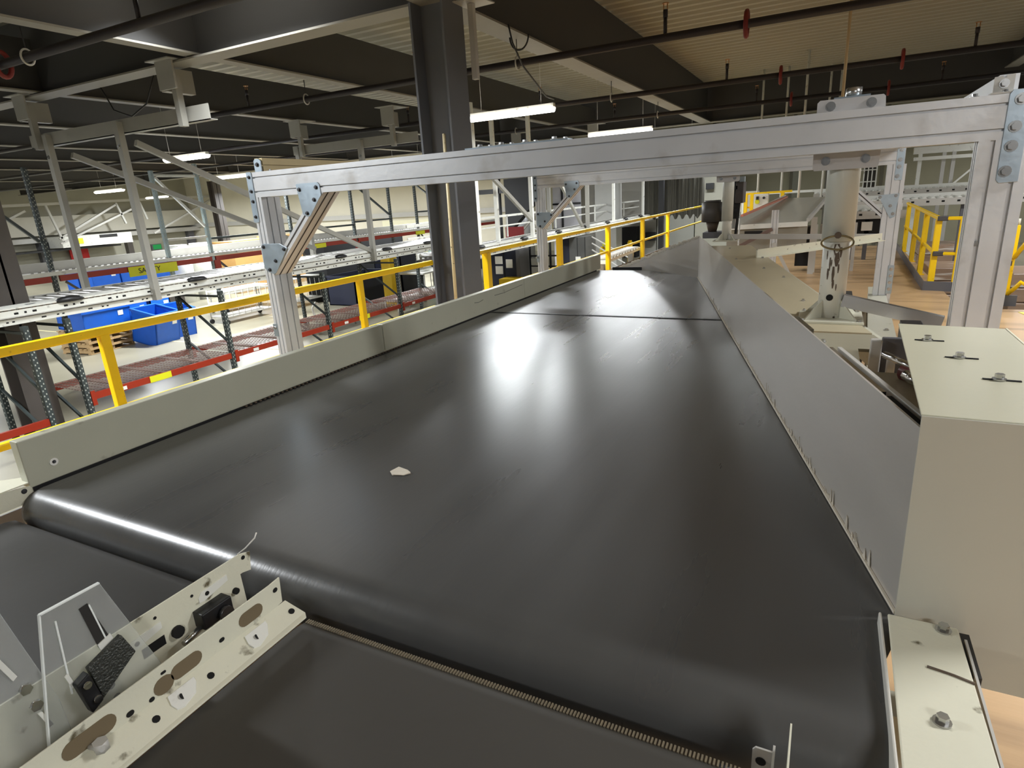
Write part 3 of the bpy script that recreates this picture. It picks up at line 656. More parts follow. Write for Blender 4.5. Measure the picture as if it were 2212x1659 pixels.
for y in (.80, .60): 
    w2 = MB(); w2.add([(-1.178+.05*f*.8, y+.035*math.cos(a), .741-.05*f*.55) for f, a in ((.1, 2.6), (.5, 3.1), (.8, 3.6), (.9, 4.2), (.7, 5.2), (.3, 5.8), (.1, .4))]+[(-1.178+.05*f*.8, y+.035*math.cos(a), .736-.05*f*.55) for f, a in ((.1, 2.6), (.5, 3.1), (.8, 3.6), (.9, 4.2), (.7, 5.2), (.3, 5.8), (.1, .4))], [tuple(range(7)), tuple(range(13, 6, -1))]+[(i, (i+1) % 7, (i+1) % 7+7, i+7) for i in range(7)])
    o = w2.build('washer_plate', WHITEP, t)
    MB().cyl((-1.158, y-.01, .728), (-1.1575, y-.0095, .7285), .007, 10).build('hole', HOLE, o)
for y in (.53, .90, .66): MB().cyl((-1.158, y, .7225), (-1.157, y, .7245), .008, 10).build('hole', HOLE, t)
MB().cyl((-1.19, .42, .75), (-1.15, .425, .755), .006, 8).build('stud', LGREY, t)
MB().cyl((-1.165, .43, .742), (-1.165, .43, .762), .014, 6).build('stud_nut', LGREY, t)
# its right end bracket
MB().plate([(.875, .60), (.875, .745), (.945, .745), (.945, .60)], .004, 'x', -.012).build('end_bracket', LGREY, t)
MB().plate([(-.045, .60), (-.045, .735), (-.04, .742), (-.012, .742), (-.012, .60)], .004, 'y', .93).build('end_bracket', LGREY, t)
MB().cyl((-.03, .9295, .715), (-.03, .9285, .715), .009, 12).build('hole', HOLE, t)
MB().plate([(.80, .60), (.80, .80), (.95, .80), (.95, .60)], .003, 'x', .012).build('thin_fin', CREAM2, t)
MB().cyl((-.10, .925, .66), (-.04, .925, .66), .016, 12).build('roller_end', BOLTD, t)
for y in (-.5, .6): MB().bx(-.65, -.55, y-.04, y+.04, 0, .5).build('leg', GREYCREAM, t)
tag(MB().tube([(-1.405, .955, .80), (-1.38, .965, .82), (-1.36, .985, .845), (-1.355, .99, .86)], .002, 5).build('zip_tie', PAPER), 'white zip tie end sticking up from the cream rail', 'tie')

# clear sensor guards standing between the infeed rails
def sensor_guard(lab, poly, x, parts):
    t = thing('clear_guard', lab, 'guard', (x, .5, .62), 'clear sensor guards')
    MB().plate(poly, .005, 'x', x).build('clear_panel', ACRYL, t)
    ed = MB(); n = len(poly)
    for i in (0, 1): ed.bar((x+.0025, poly[i][0], poly[i][1]), (x+.0025, poly[i+1][0], poly[i+1][1]), .007, .003)
    ed.build('polished_edge', EDGE, t)
    if parts:
        for (a, b, c, d) in ((.470, .967, .459, .80), (.532, .962, .552, .80)):
            MB().bar((x+.006, a, b), (x+.006, c, d), .003, .003).build('slot_edge', EDGE, t)
        MB().plate([(.513, .965), (.53, .967), (.552, .865), (.526, .86)], .0012, 'x', x+.0055).build('slot_opening', mat('slot_shade', (46, 44, 42), .5), t)
        MB().plate([(.525, .868), (.553, .876), (.560, .845), (.53, .838)], .003, 'x', x+.006).build('white_bracket', WHITEP, t)
        MB().plate([(.455, .845), (.462, .848), (.468, .815), (.461, .812)], .003, 'x', x+.006).build('white_bracket', WHITEP, t)
        MB().plate([(.49, .842), (.565, .868), (.583, .812), (.50, .758)], .014, 'x', x+.012).build('reflector', HONEY, t, .002)
        h = MB().plate([(.460, .826), (.486, .838), (.498, .762), (.472, .748)], .022, 'x', x+.012).build('sensor_body', BLACK, t, .003)
        for (yy, zz) in ((.476, .818), (.486, .775)):
            MB().cyl((x+.034, yy, zz), (x+.040, yy, zz), .008, 12).build('screw_head', CHROME, h)
        MB().plate([(.498, .76), (.545, .79), (.56, .69), (.505, .67)], .004, 'x', x-.006).build('mount_strap', CREAM2, t)
        for (yy, zz) in ((.53, .755), (.535, .722)): MB().cyl((x-.0018, yy, zz), (x-.001, yy, zz), .008, 12).build('hole', HOLE, t)
    else:
        for (yy, zz) in ((.395, .865), (.402, .82)):
            MB().cyl((x+.006, yy, zz), (x+.014, yy, zz), .011, 6).build('screw_nut', CHROME, t)
        MB().plate([(.36, .97), (.368, .975), (.39, .90), (.382, .895)], .004, 'x', x+.006).build('white_bracket', WHITEP, t)
        MB().plate([(.40, .80), (.407, .80), (.417, .76), (.41, .76)], .004, 'x', x+.006).build('white_bracket', WHITEP, t)
    return t
sensor_guard('clear acrylic plate with slots and a honeycomb reflector between the infeed rails', [(.378, .62), (.450, .995), (.562, .994), (.655, .66), (.655, .62)], -1.30, True)
sensor_guard('clear acrylic plate cut off by the left picture edge', [(.30, .62), (.335, 1.06), (.395, 1.055), (.44, .80), (.445, .62)], -1.31, False)

# ---------------------------------------------------------------- yellow railings
def rail_run(name, lab, runs, posts, cat='railing', s=.05, kick=None, zt=1.06, zm=.545, org=(0, 0, 0)):
    t = thing(name, lab, cat, org)
    for a, b in runs:
        MB().bar((a[0], a[1], zt), (b[0], b[1], zt), .055, .055).build('top_rail', YELLOW, t, .012)
        MB().bar((a[0], a[1], zm), (b[0], b[1], zm), .045, .045).build('mid_rail', YELLOW, t, .010)
    for x, y in posts:
        MB().bx(x-s/2, x+s/2, y-s*.6, y+s*.6, 0, zt-.02).build('post', YELLOW, t, .006)
        MB().bx(x-.07, x+.07, y-.07, y+.07, 0, .012).build('base_plate', YELLOW, t)
    if kick:
        for a, b in kick: MB().bar((a[0], a[1], .07), (b[0], b[1], .07), .012, .14).build('kick_plate', DGREY, t)
    return t
rail_run('yellow_railing', 'long yellow railing at left, from the picture edge to the dark column', [((-4.03, -2.4), (-4.03, 5.86))], [(-4.03, -.4), (-4.03, 2.16), (-4.03, 4.60)], kick=[((-4.1, -2.4), (-4.1, 5.8))])
rail_run('yellow_railing', 'yellow railing beyond the dark column, running to the far motor', [((-4.03, 6.34), (-4.03, 18.3)), ((-4.03, 18.3), (-4.03, 23.0))], [(-4.03, 6.5+.65), (-4.03, 9.68), (-4.03, 12.28), (-4.03, 14.95), (-4.03, 17.6)], s=.085, kick=[((-4.1, 6.4), (-4.1, 18.3))])
t = rail_run('yellow_railing', 'yellow railing with grey kick plate at right, behind the thick aluminium post', [((1.62, 17.5), (1.46, 11.15))], [(1.60, 16.9), (1.56, 14.9), (1.50, 12.9), (1.46, 11.2)], s=.08, kick=[((1.50, 17.5), (1.36, 11.1)), ((1.36, 11.1), (1.74, 11.0))])
MB().bar((1.46, 11.15, 1.06), (1.74, 11.05, 1.06), .05, .05).build('top_rail', YELLOW, t, .01)
MB().bar((1.46, 11.15, .55), (1.72, 11.05, .55), .045, .045).build('mid_rail', YELLOW, t, .01)
MB().bx(1.70, 1.745, 11.02, 11.07, 0, 1.06).build('post', YELLOW, t, .006)
for z in (1.06, .55): MB().bx(1.43, 1.56, 11.09, 11.14, z-.035, z+.035).build('clamp', BOLTD, t, .008)
t = thing('grab_rail', 'yellow gate post with curved grab rail at the right picture edge', 'railing', (2.2, 9.9, 0))
MB().bx(2.10, 2.155, 9.87, 9.93, .0, 1.02).build('post', YELLOW, t, .006)
MB().tube([(2.14, 9.85, .62), (2.17, 9.75, .74), (2.21, 9.7, .84), (2.27, 9.68, .86), (2.31, 9.68, .80), (2.31, 9.68, .40), (2.30, 9.68, .34), (2.26, 9.68, .30), (2.22, 9.7, .33), (2.18, 9.75, .25), (2.14, 9.85, .16)], .026, 10).build('curved_rail', YELLOW, t)
MB().bx(2.05, 2.24, 9.84, 9.87, 0, .14).build('kick_plate', DGREY, t)
MB().bx(2.09, 2.12, 9.82, 9.87, .52, .58).build('latch', BOLTD, t)
MB().cyl((2.13, 9.9, 1.02), (2.13, 9.9, 1.10), .02, 8).build('post_cap', CREAM, t)
tag(MB().plate([(2.22, 9.15), (2.9, 9.15), (2.9, 9.42), (2.18, 9.42)], .004, 'z', .001).build('floor_marking', mat('yellow_floor_pad', (238, 226, 96), .5)), 'yellow patch on the wooden floor at the right edge', 'marking')

# ---------------------------------------------------------------- hung roller conveyor at left
def hung(x0, x1, ya, yb, z, lab, pitch=.18, slot=.62):
    t = thing('roller_conveyor', lab, 'conveyor', ((x0+x1)/2, (ya+yb)/2, z-.22))
    # near side channel: top flange, web, ledge and lower strip
    MB().bx(x0-.40, x0, ya, yb, z-.02, z).build('top_flange', WHITEP, t)
    MB().bx(x0-.012, x0, ya, yb, z-.115, z-.035).build('side_rail', WHITEP, t)
    MB().bx(x0-.02, x0+.05, ya, yb, z-.125, z-.115).build('ledge', LGREY, t)
    MB().bx(x0-.012, x0+.004, ya, yb, z-.222, z-.14).build('lower_rail', WHITEP, t)
    MB().bx(x1, x1+.04, ya, yb, z-.18, z-.04).build('far_rail', WHITEP, t)
    mb = MB(); y = ya+.1; k = 0
    rollers = []
    while y < yb-.1 and k < 250:
        if k == 0:
            r0 = MB().cyl((x1+.04, y, z-.09), (x0-.40, y, z-.09), .045, 8).build('roller', mat('zinc_roller', (186, 184, 180), .35, .6, .05), t)
        else:
            r = r0.copy(); COL.objects.link(r); r.location = r0.location+Vector((0, k*pitch, 0))
        y += pitch; k += 1
    MB().bx(x1+.05, x0-.3, ya, yb, z-.2, z-.17).build('under_pan', BROWNG, t)
    holes = MB(); y = ya+.3
    while y < yb-.3:
        for d, w2 in ((-.11, .05), (0, .028), (.11, .05)):
            holes.bx(x0-.002, x0+.003, y+d-w2/2, y+d+w2/2, z-.092, z-.066)
        for d, w2 in ((.2, .06), (.38, .03), (.45, .03)):
            holes.bx(x0+.002, x0+.006, y+d-w2/2, y+d+w2/2, z-.19, z-.172)
        holes.bx(x0-.20, x0-.14, y+.1, y+.22, z, z+.002)
        y += slot
    holes.build('punched_holes', HOLE, t, kind='stuff')
    teeth = MB(); y = ya
    while y < yb: teeth.bx(x0-.004, x0+.002, y, y+.05, z-.034, z-.021); y += .085
    teeth.build('chain_links', RUST, t, kind='stuff')
    mb = MB(); y = ya+.5
    while y < yb: mb.box((x1+.045, y, z-.08), (.02, .08, .04)); y += .65
    mb.build('far_rail_slots', HOLE, t, kind='stuff')
    return t
hz = .70
t1 = hung(-9.62, -11.38, -1.0, 16.8, hz, 'long white roller conveyor hung over the racks at left')
def puck(t, x, y, z):
    mb = MB(); n = 16; vs = []
    for zz, s in ((0, .85), (.02, 1), (.06, .75), (.075, .3)):
        vs += [(x+.09*s*math.cos(2*math.pi*i/n), y+.20*s*math.sin(2*math.pi*i/n), z+zz) for i in range(n)]
    mb.add(vs, [(k*n+i, k*n+(i+1) % n, (k+1)*n+(i+1) % n, (k+1)*n+i) for k in range(3) for i in range(n)]+[tuple(range(3*n, 4*n)), tuple(range(n-1, -1, -1))], True)
    mb.build('drive_cap', BLACK, t)
for y in (.3, 2.6, 4.85, 6.9, 8.7, 10.5, 12.15, 13.9, 15.6): puck(t1, -9.64, y, hz-.03)
t2 = hung(-6.95, -8.1, 11.2, 30, .70, 'white roller conveyor seen right of the dark column, above the yellow railing', .18, .8)
for y in (12.1, 14.4, 16.7, 19, 21.2, 23.4, 25.5, 27.6): puck(t2, -6.97, y, .68)
mb = MB()
for y in (12.6, 16.0, 19.6, 23.6): mb.bx(-8.3, -8.26, y, y+.04, .7, 1.25)
t = thing('guard_rail', 'thin white guard rail along the far side of the right roller conveyor', 'railing', (-8.28, 18, .7))
MB().bar((-8.28, 11.2, 1.25), (-8.28, 30, 1.25), .04, .06).build('top_rail', WHITEP, t)
MB().bar((-8.28, 11.2, .98), (-8.28, 30, .98), .03, .04).build('mid_rail', WHITEP, t)
for y in (12.6, 16.0, 19.6, 23.6, 27.5): MB().bx(-8.30, -8.26, y, y+.04, .66, 1.25).build('post', WHITEP, t)
# trapeze supports
def trapeze(y, x0, x1, z, posts, hang, lab, zt=3.69):
    t = thing('trapeze_hanger', lab, 'hanger', ((x0+x1)/2, y, z), 'white trapeze hangers of the roller conveyors')
    MB().bx(x0, x1, y-.03, y-.015, z, z+.20).build('channel', HGREY, t)
    MB().bx(x0, x1, y-.03, y+.09, z-.0, z+.012).build('channel_lip', HGREY, t)
    for x in hang:
        MB().bx(x-.17, x+.17, y-.23, y-.20, zt-.32, zt+.03).build('clamp_block', HGREY, t, .004)
        MB().bx(x-.17, x-.06, y-.2, y+.24, zt-.33, zt-.03).build('clamp_block', HGREY, t)
        MB().plate([(x-.26, y-.3), (x+.2, y-.3), (x+.26, y+.22), (x-.2, y+.22)], .014, 'z', zt+.03).build('square_plate', HGREY, t)
        MB().bx(x-.045, x+.045, y-.14, y-.05, z-.05, zt-.1).build('drop_rod', HGREY, t)
    for x, zb in posts:
        MB().bx(x-.055, x+.055, y-.12, y-.03, zb, z+.16).build('post', HGREY, t)
        bolt(t, (x, y-.12, z-.18), (0, -1, 0), .02, .02)
    return t
trapeze(6.15, -12.05, -7.58, 2.97, ((-9.55, .48), (-11.46, .52)), (-8.05, -11.7), 'nearest white trapeze hanger at left, two clamp blocks on the pale girder')
trapeze(11.6, -11.65, -8.0, 3.0, ((-9.55, .48), (-11.46, .52)), (-11.3, -8.6), 'second white trapeze hanger left of the dark column')
trapeze(19.0, -9.6, -6.2, 3.0, ((-6.88, .48), (-8.2, .52)), (-9.2, -6.6), 'trapeze hanger just under the lit tube lamp')
for i, (p, q, lab) in enumerate((((-9.6, 6.33, 2.86), (-9.6, 11.5, .72), 'pale diagonal brace from the near trapeze post down to the conveyor'),
        ((-11.34, 6.33, 2.82), (-11.34, 11.5, .80), 'long pale diagonal brace crossing in front of the left uprights'),
        ((-7.0, 12.0, 2.7), (-7.0, 15.6, .8), 'pale diagonal brace over the right roller conveyor'),
        ((-7.0, 18.8, .7), (-7.0, 15.9, 2.9), 'far diagonal brace over the right roller conveyor'))):
    tag(MB().bar(p, q, .07, .09).build('diagonal_brace', HGREY), lab, 'brace')
for x, y, lab in ((-7.0, 12.15, 'slim white drop post right of the dark column'), (-7.0, 15.0, 'slim white drop post behind the second gantry'), (-7.0, 22, 'slim white drop post at the far curtain'), (-7.0, 26, 'farthest slim white drop post'), (-7.4, 13.8, 'white drop post with round fittings')):
    tag(MB().bx(x-.045, x+.045, y-.04, y+.04, .5, 3.7).build('drop_post', WHITEP), lab, 'post')

# ---------------------------------------------------------------- pallet racks on the lower floor
def upright(t, x, y, z0, z1, m=RACKGR, light=False):
    u = MB().bar((x, y, z0), (x, y, z1), .08, .07).build('upright', m, t)
    h = MB(); z = z0+.1
    while z < z1-.05:
        h.box((x+.0405, y-.016, z), (.003, .014, .022)); h.box((x+.0405, y+.016, z+.025), (.003, .014, .022))
        h.box((x, y-.0405, z), (.016, .003, .024)); z += .075
    h.build('punched_holes', mat('rack_hole', (30, 32, 32), .9) if light else RHOLE, u, kind='stuff')
RHOLE = mat('rack_hole_light', (176, 180, 172), .7)
t = thing('pallet_rack', 'low pallet rack with orange red beams below the hung conveyor at left', 'rack', (-10.2, 8.5, -1.4))
FR = (4.71, 7.27, 9.81, 12.4, 14.96)
for y in FR+(4.18, 1.6):
    for x in (-9.6, -10.8): upright(t, x, y, -1.4, .44)
    for a, b in ((-1.25, -.55), (-.5, .3)): MB().bar((-9.62, y, a), (-10.78, y, b), .035, .035).build('brace', RACKGR, t)
    MB().bar((-9.62, y, .34), (-10.78, y, .34), .035, .035).build('brace', RACKGR, t)
for a, b in zip(FR, FR[1:]):
    for x in (-9.6, -10.8): MB().bx(x-.02, x+.03, a+.04, b-.04, -.80, -.70).build('beam', RACKRED, t)
    MB().bx(-9.565, -9.56, a+.95, a+1.32, -.802, -.698).build('beam_label', YTAPE, t) if a in (4.71, 9.81) else None
    MB().bx(-9.566, -9.562, a+.45, a+.57, -.785, -.73).build('beam_label', PAPER, t)
    for x in (-9.55, -10.75):
        MB().bx(-9.56 if x > -10 else -10.77, -9.54 if x > -10 else -10.75, a+.03, a+.09, -.88, -.66).build('beam_hook', RACKRED, t)
    wd = MB(); y = a+.08
    while y < b-.05: wd.bx(-10.8, -9.6, y, y+.008, -.695, -.687); y += .10
    x = -10.78
    while x < -9.6: wd.bx(x, x+.008, a+.05, b-.05, -.687, -.68); x += .08
    for q in (.5, 1.2, 1.9): wd.bx(-10.8, -9.6, a+q, a+q+.07, -.72, -.695)
    wd.build('wire_deck', mat('rusty_wire_deck', (140, 118, 108), .55, .3, .1), t, kind='stuff')
for x in (-9.6,): MB().bx(x-.02, x+.03, 1.64, 4.14, -.98, -.88).build('beam', RACKRED, t)
# second rack row with an accumulation trough on top
t = thing('pallet_rack', 'farther rack row with red beams under a long grey conveyor trough', 'rack', (-13.4, 9, -1.4))
for y, z1, x in ((6.37, 2.75, -13), (8.75, 2.72, -13), (9.83, 2.88, -13), (12.4, 2.6, -13), (14.93, 2.55, -13), (16.78, 2.55, -13), (18.26, 2.5, -13), (3.8, 2.7, -13)):
    upright(t, x, y, -1.4, z1, mat('rack_upright_pale', (150, 166, 168), .4, .3, .08) if y in (8.75, 9.83) else RACKGR)
for (a, za, b, zb) in ((8.80, 2.60, 9.8, 1.5), (8.8, 2.62, 9.8, 2.62), (8.8, 1.27, 9.8, 1.27), (5.3, 2.5, 6.3, 1.45), (15.0, 2.5, 16.7, 1.45), (15.0, 1.3, 16.7, 1.3), (18.3, 2.4, 20, 1.6), (18.3, 1.45, 20.5, 1.45), (9.9, 1.22, 14.9, 1.22)):
    MB().bar((-13, a, za), (-13, b, zb), .05, .05).build('brace', WHITEP if a == 8.80 else RACKGR, t)
for a, b in ((-1, 3.75), (3.85, 6.3), (6.45, 9.78), (9.88, 12.3), (12.5, 14.9), (15, 18.2), (18.3, 24)):
    MB().bx(-12.99, -12.94, a, b, .70, .81).build('beam', RACKRED, t)
    MB().bar((-12.98, a+.1, .68), (-12.98, a+.45, .35), .04, .04).build('brace', BROWNG, t)
for y in (9.85, 14.9): MB().bx(-13.0, -12.93, y-.03, y+.13, .2, .72).build('red_leg', RACKRED, t)
t = thing('conveyor_trough', 'long grey conveyor trough lying on the farther red rack beams', 'trough', (-13.3, 9, .82))
MB().bx(-12.96, -12.90, -1, 24, .82, .89).build('front_rail', WHITEP, t)
MB().bx(-13.85, -13.80, -1, 24, .82, 1.03).build('back_rail', LGREY, t)
MB().bx(-13.82, -12.95, -1, 24, .84, .86).build('bed', LGREY, t)
mb = MB(); y = 6.0
while y < 24: mb.box((-12.93, y, .905), (.03, .05, .02)); y += .12
mb.build('bead_rollers', mat('grey_bead', (150, 148, 144), .5), t, kind='stuff')
# SAFETY banner on the red beam
t = thing('banner', 'yellow SAFETY banner hung on the far red beam at left', 'sign', (-12.93, 8.25, .62))
MB().bx(-12.93, -12.92, 7.75, 8.85, .60, .80).build('cloth', YTAPE, t)
text_mesh('lettering', 'SAFETY', .15, BLACK, t, Matrix(((0, 0, 1, -12.915), (1, 0, 0, 8.20), (0, 1, 0, .70), (0, 0, 0, 1))))
for y, l in ((13.0, 'small yellow green tag on the far red beam, left one'), (18.0, 'small yellow green tag on the far red beam beside the column')):
    tag(MB().bx(-12.93, -12.92, y, y+.55, .68, .80).build('beam_tag', YTAPE), l, 'tag')

# ---------------------------------------------------------------- things on the lower floor, left of the column
FZ = -1.4
def pallet(x, y, z, rz, lab):
    t = thing('wooden_pallet', lab, 'pallet', (x, y, z), 'pallets stacked beside the blue bins')
    M = Matrix.Rotation(rz, 3, 'Z'); P = Vector((x, y, z))
    for i in range(7): MB().box(P+M @ Vector((-.5+i*.1667, 0, .135)), (.11, 1.2, .02), rz).build('deck_board', PALLET, t)
    for s in (-.55, 0, .55): MB().box(P+M @ Vector((0, s, .075)), (1.05, .07, .09), rz).build('stringer', PALLET, t)
    for i in range(3): MB().box(P+M @ Vector((-.47+i*.47, 0, .015)), (.12, 1.2, .02), rz).build('bottom_board', PALLET, t)
for i in range(4): pallet(-16.6, 8.75, FZ+i*.148, .1, ('wooden pallet lying on the floor, lowest of the stack', 'second wooden pallet from the floor', 'third wooden pallet from the floor', 'wooden pallet on top of the stack by the blue bins')[i])
def bin_(x, y, z, sx, sy, sz, lab, rz=0., tilt=0., m=BLUE, grp='blue plastic bins'):
    t = thing('plastic_bin', lab, 'bin', (x, y, z), grp)
    M = Matrix.Rotation(rz, 3, 'Z') @ Matrix.Rotation(tilt, 3, 'Y'); P = Vector((x, y, z))
    T = .03
    for c, d in (((0, 0, T/2), (sx, sy, T)), ((-sx/2+T/2, 0, sz/2), (T, sy, sz)), ((sx/2-T/2, 0, sz/2), (T, sy, sz)), ((0, -sy/2+T/2, sz/2), (sx, T, sz)), ((0, sy/2-T/2, sz/2), (sx, T, sz))):
        MB().box(P+M @ Vector(c), d, M=M).build('panel', m, t)
    rim = MB()
    for c, d in (((-sx/2, 0, sz), (.06, sy+.06, .06)), ((sx/2, 0, sz), (.06, sy+.06, .06)), ((0, -sy/2, sz), (sx, .06, .06)), ((0, sy/2, sz), (sx, .06, .06))): rim.box(P+M @ Vector(c), d, M=M)
    rim.build('rim', m, t)
    MB().box(P+M @ Vector((sx/2+.004, sy*.28, sz*.7)), (.006, .14, .12), M=M).build('white_label', PAPER, t)
    return t
bin_(-16.5, 8.75, FZ+.60, .95, 1.25, .5, 'blue bin tipped on top of the pallet stack', .1, .1)
bin_(-15.75, 9.75, FZ+.02, .8, .75, .85, 'blue bin leaning right of the pallet stack', .15, .22)
bin_(-17.2, 9.85, FZ+.35, .9, .8, .75, 'blue bin half hidden by the hung conveyor', .2, .1)
bin_(-16.0, 10.55, FZ, .8, .62, .8, 'blue bin standing farthest right of the pile', -.1, .15)
bin_(-17.2, 10.75, FZ+.35, .8, .6, .7, 'blue bin with a dark label on top of the pile', 0, 0)
for i in range(3):
    for j in range(2): bin_(-21.5-j*.8, 11.9+i*.95, FZ+.95, .7, .9, .75, 'far blue bin on the stacked row, %s' % ('first from the left', 'second from the left', 'third from the left', 'fourth from the left')[i]+(' in front' if j == 0 else ' behind'), 0, 0, BLUE, 'far row of blue bins')
tag(MB().bx(-22.8, -21.0, 11.4, 14.4, FZ, FZ+.93).build('bin_bench', BROWNG), 'dark bench that carries the far row of blue bins', 'bench')
# white wrapped drums behind the banner
for i, y in enumerate((15.2, 16.15)):
    tag(MB().cyl((-22, y, FZ), (-22, y, FZ+2.1), .42, 16).cyl((-22, y, FZ+2.1), (-22, y, FZ+2.16), .36, 16).build('white_drum', WHITEP), ('tall white drum behind the long drop post', 'tall white drum right of its twin')[i], 'drum', 'white drums')
# cardboard boxes under the far beam
for i, (x, y, sx, sy, sz) in enumerate(((-22, 18.2, 1.2, 2.0, 2.1), (-22, 20.6, 1.2, 2.2, 2.15), (-22, 23.3, 1.2, 2.4, 1.95), (-20.5, 24.5, 1.2, 2.0, 1.8))):
    t = thing('cardboard_box', ('tall cardboard box under the far red beam, first from the left', 'tall cardboard box left of the aluminium post', 'tall cardboard box seen under the knee brace', 'tall cardboard box right of the knee brace')[i], 'box', (x, y, FZ), 'tall cardboard boxes')
    MB().bx(x-sx/2, x+sx/2, y-sy/2, y+sy/2, FZ+.14, FZ+sz).build('carton', CARD, t)
    MB().bx(x-sx/2, x+sx/2, y-sy/2, y+sy/2, FZ, FZ+.13).build('pallet_base', PALLET, t)
    MB().bx(x-.05, x+.05, y-sy/2-.002, y+sy/2+.002, FZ+sz, FZ+sz+.004).build('tape', PAPER, t)
# wire carts
def cart(x, y, lab, L=1.6, W=.7):
    t = thing('wire_cart', lab, 'cart', (x, y, FZ), 'white wire carts')
    for sx in (-1, 1):
        for sy in (-1, 1):
            MB().cyl((x+sx*W/2, y+sy*L/2, FZ+.14), (x+sx*W/2, y+sy*L/2, FZ+1.0), .02, 8).build('frame_post', LGREY, t)
            MB().cyl((x+sx*W/2-.03, y+sy*L/2, FZ+.07), (x+sx*W/2+.03, y+sy*L/2, FZ+.07), .07, 12).build('caster', BLACK, t)
    for z in (.2, .6, .95):
        MB().bx(x-W/2, x+W/2, y-L/2, y+L/2, FZ+z, FZ+z+.03).build('shelf', WHITEP if z > .3 else LGREY, t)
    for i in range(9):
        yy = y-L/2+i*L/8
        MB().cyl((x+W/2, yy, FZ+.2), (x+W/2, yy, FZ+.95), .006, 5).build('wire', LGREY, t)
cart(-16.1, 12.9, 'white wire cart right of the blue bins', 1.8); cart(-16.0, 15.4, 'white wire cart nearest the aluminium post', 1.7); cart(-18.0, 14.5, 'white wire cart behind the other two', 2.0)
# navy hamper, machines and white tables
bin_(-14.3, 16.4, FZ+.0, 1.2, 2.0, .95, 'navy wheeled hamper right of the aluminium post', 0, 0, NAVY, 'dark hampers')
bin_(-14.3, 18.6, FZ+.0, 1.2, 1.3, 1.5, 'tall black hamper behind the yellow post', 0, 0, NAVY, 'dark hampers')
tag(MB().bx(-16.4, -15.4, 16.0, 20.5, FZ, .75).build('dark_equipment', DARK), 'dark equipment block above the navy hamper', 'equipment')
def table(x, y, L, W, z, lab):
    t = thing('white_table', lab, 'table', (x, y, FZ), 'white tables')
    MB().bx(x-W/2, x+W/2, y-L/2, y+L/2, z-.05, z).build('table_top', WHITEP, t)
    for sx in (-.45, .45):
        for sy in (-.45, .45): MB().cyl((x+sx*W, y+sy*L, FZ), (x+sx*W, y+sy*L, z-.05), .025, 8).build('leg', LGREY, t)
    for f in (-.3, -.1, .1, .3): MB().cyl((x+W*.48, y+f*L, FZ+.1), (x+W*.48, y+f*L, z-.05), .012, 6).build('rail', LGREY, t)
table(-11.8, 12.2, 1.6, .35, -.95, 'narrow white table with a bent hook, right of the aluminium post')
table(-12.2, 17.5, 2.2, 1.1, -.45, 'white table behind the near yellow post'); table(-12.2, 20.0, 2.4, 1.2, -.35, 'white table left of the dark column'); table(-11.3, 15.8, 3.6, .5, -.9, 'low white table under the other two')
t = MB().tube([(-11.75, 11.55, -.95), (-11.75, 11.5, -.70), (-11.72, 11.6, -.58), (-11.7, 11.72, -.66)], .03, 8).build('bent_hook', WHITEP); tag(t, 'bent white pipe hook on the narrow table', 'hook')
# yellow column guards seen through the railing
for x, y, z1, s, lab in ((-12.6, 15.9, .2, .36, 'wide yellow column guard behind the railing post'), (-14.6, 13.4, -.3, .10, 'thin yellow post right of the big aluminium post'), (-12.4, 20.9, -.3, .2, 'yellow bollard left of the dark column'), (-17.2, 15.9, -.1, .14, 'thin yellow post left of the big aluminium post')):
    t = thing('yellow_guard', lab, 'bollard', (x, y, FZ))
    MB().bx(x-s/2, x+s/2, y-s/2, y+s/2, FZ, z1).build('post', YELLOW, t); MB().bx(x-s/2-.04, x+s/2+.04, y-s/2-.04, y+s/2+.04, FZ, FZ+.02).build('base_plate', YELLOW, t)
tag(MB().bx(-12.3, -12.28, 17.3, 17.7, -.15, .25).build('notice', YTAPE), 'yellow and white notice beside the column guard', 'sign')
tag(MB().bx(-14.6, -13.9, 20.9, 21.5, -.6, .35).build('teal_bin', TEAL), 'teal bin under the hung conveyor', 'bin')
tag(MB().bx(-21.1, -20.7, 33.5, 34, .3, .9).build('teal_box', TEAL), 'teal box on the far wall above the conveyor', 'box')
# lower left: basket and parcel
bin_(-8.6, 4.55, FZ, .35, .45, .3, 'small blue basket behind the near railing post', 0, 0, BLUE, 'small basket')
tag(MB().bx(-8.95, -8.6, 5.05, 5.5, FZ, FZ+.25).build('red_parcel', mat('red_white_parcel', (206, 70, 74), .5, 0, .2, 8, dirt=(240, 220, 220), dscale=6, dlo=.5, dhi=.56)), 'red and white parcel beside the small blue basket', 'parcel')
tag(MB().bx(-23.2, -9.3, 9.9, 9.95, FZ, FZ+.003).build('floor_line', mat('pale_floor_line', (222, 210, 160), .5)), 'pale line painted across the concrete floor', 'marking')
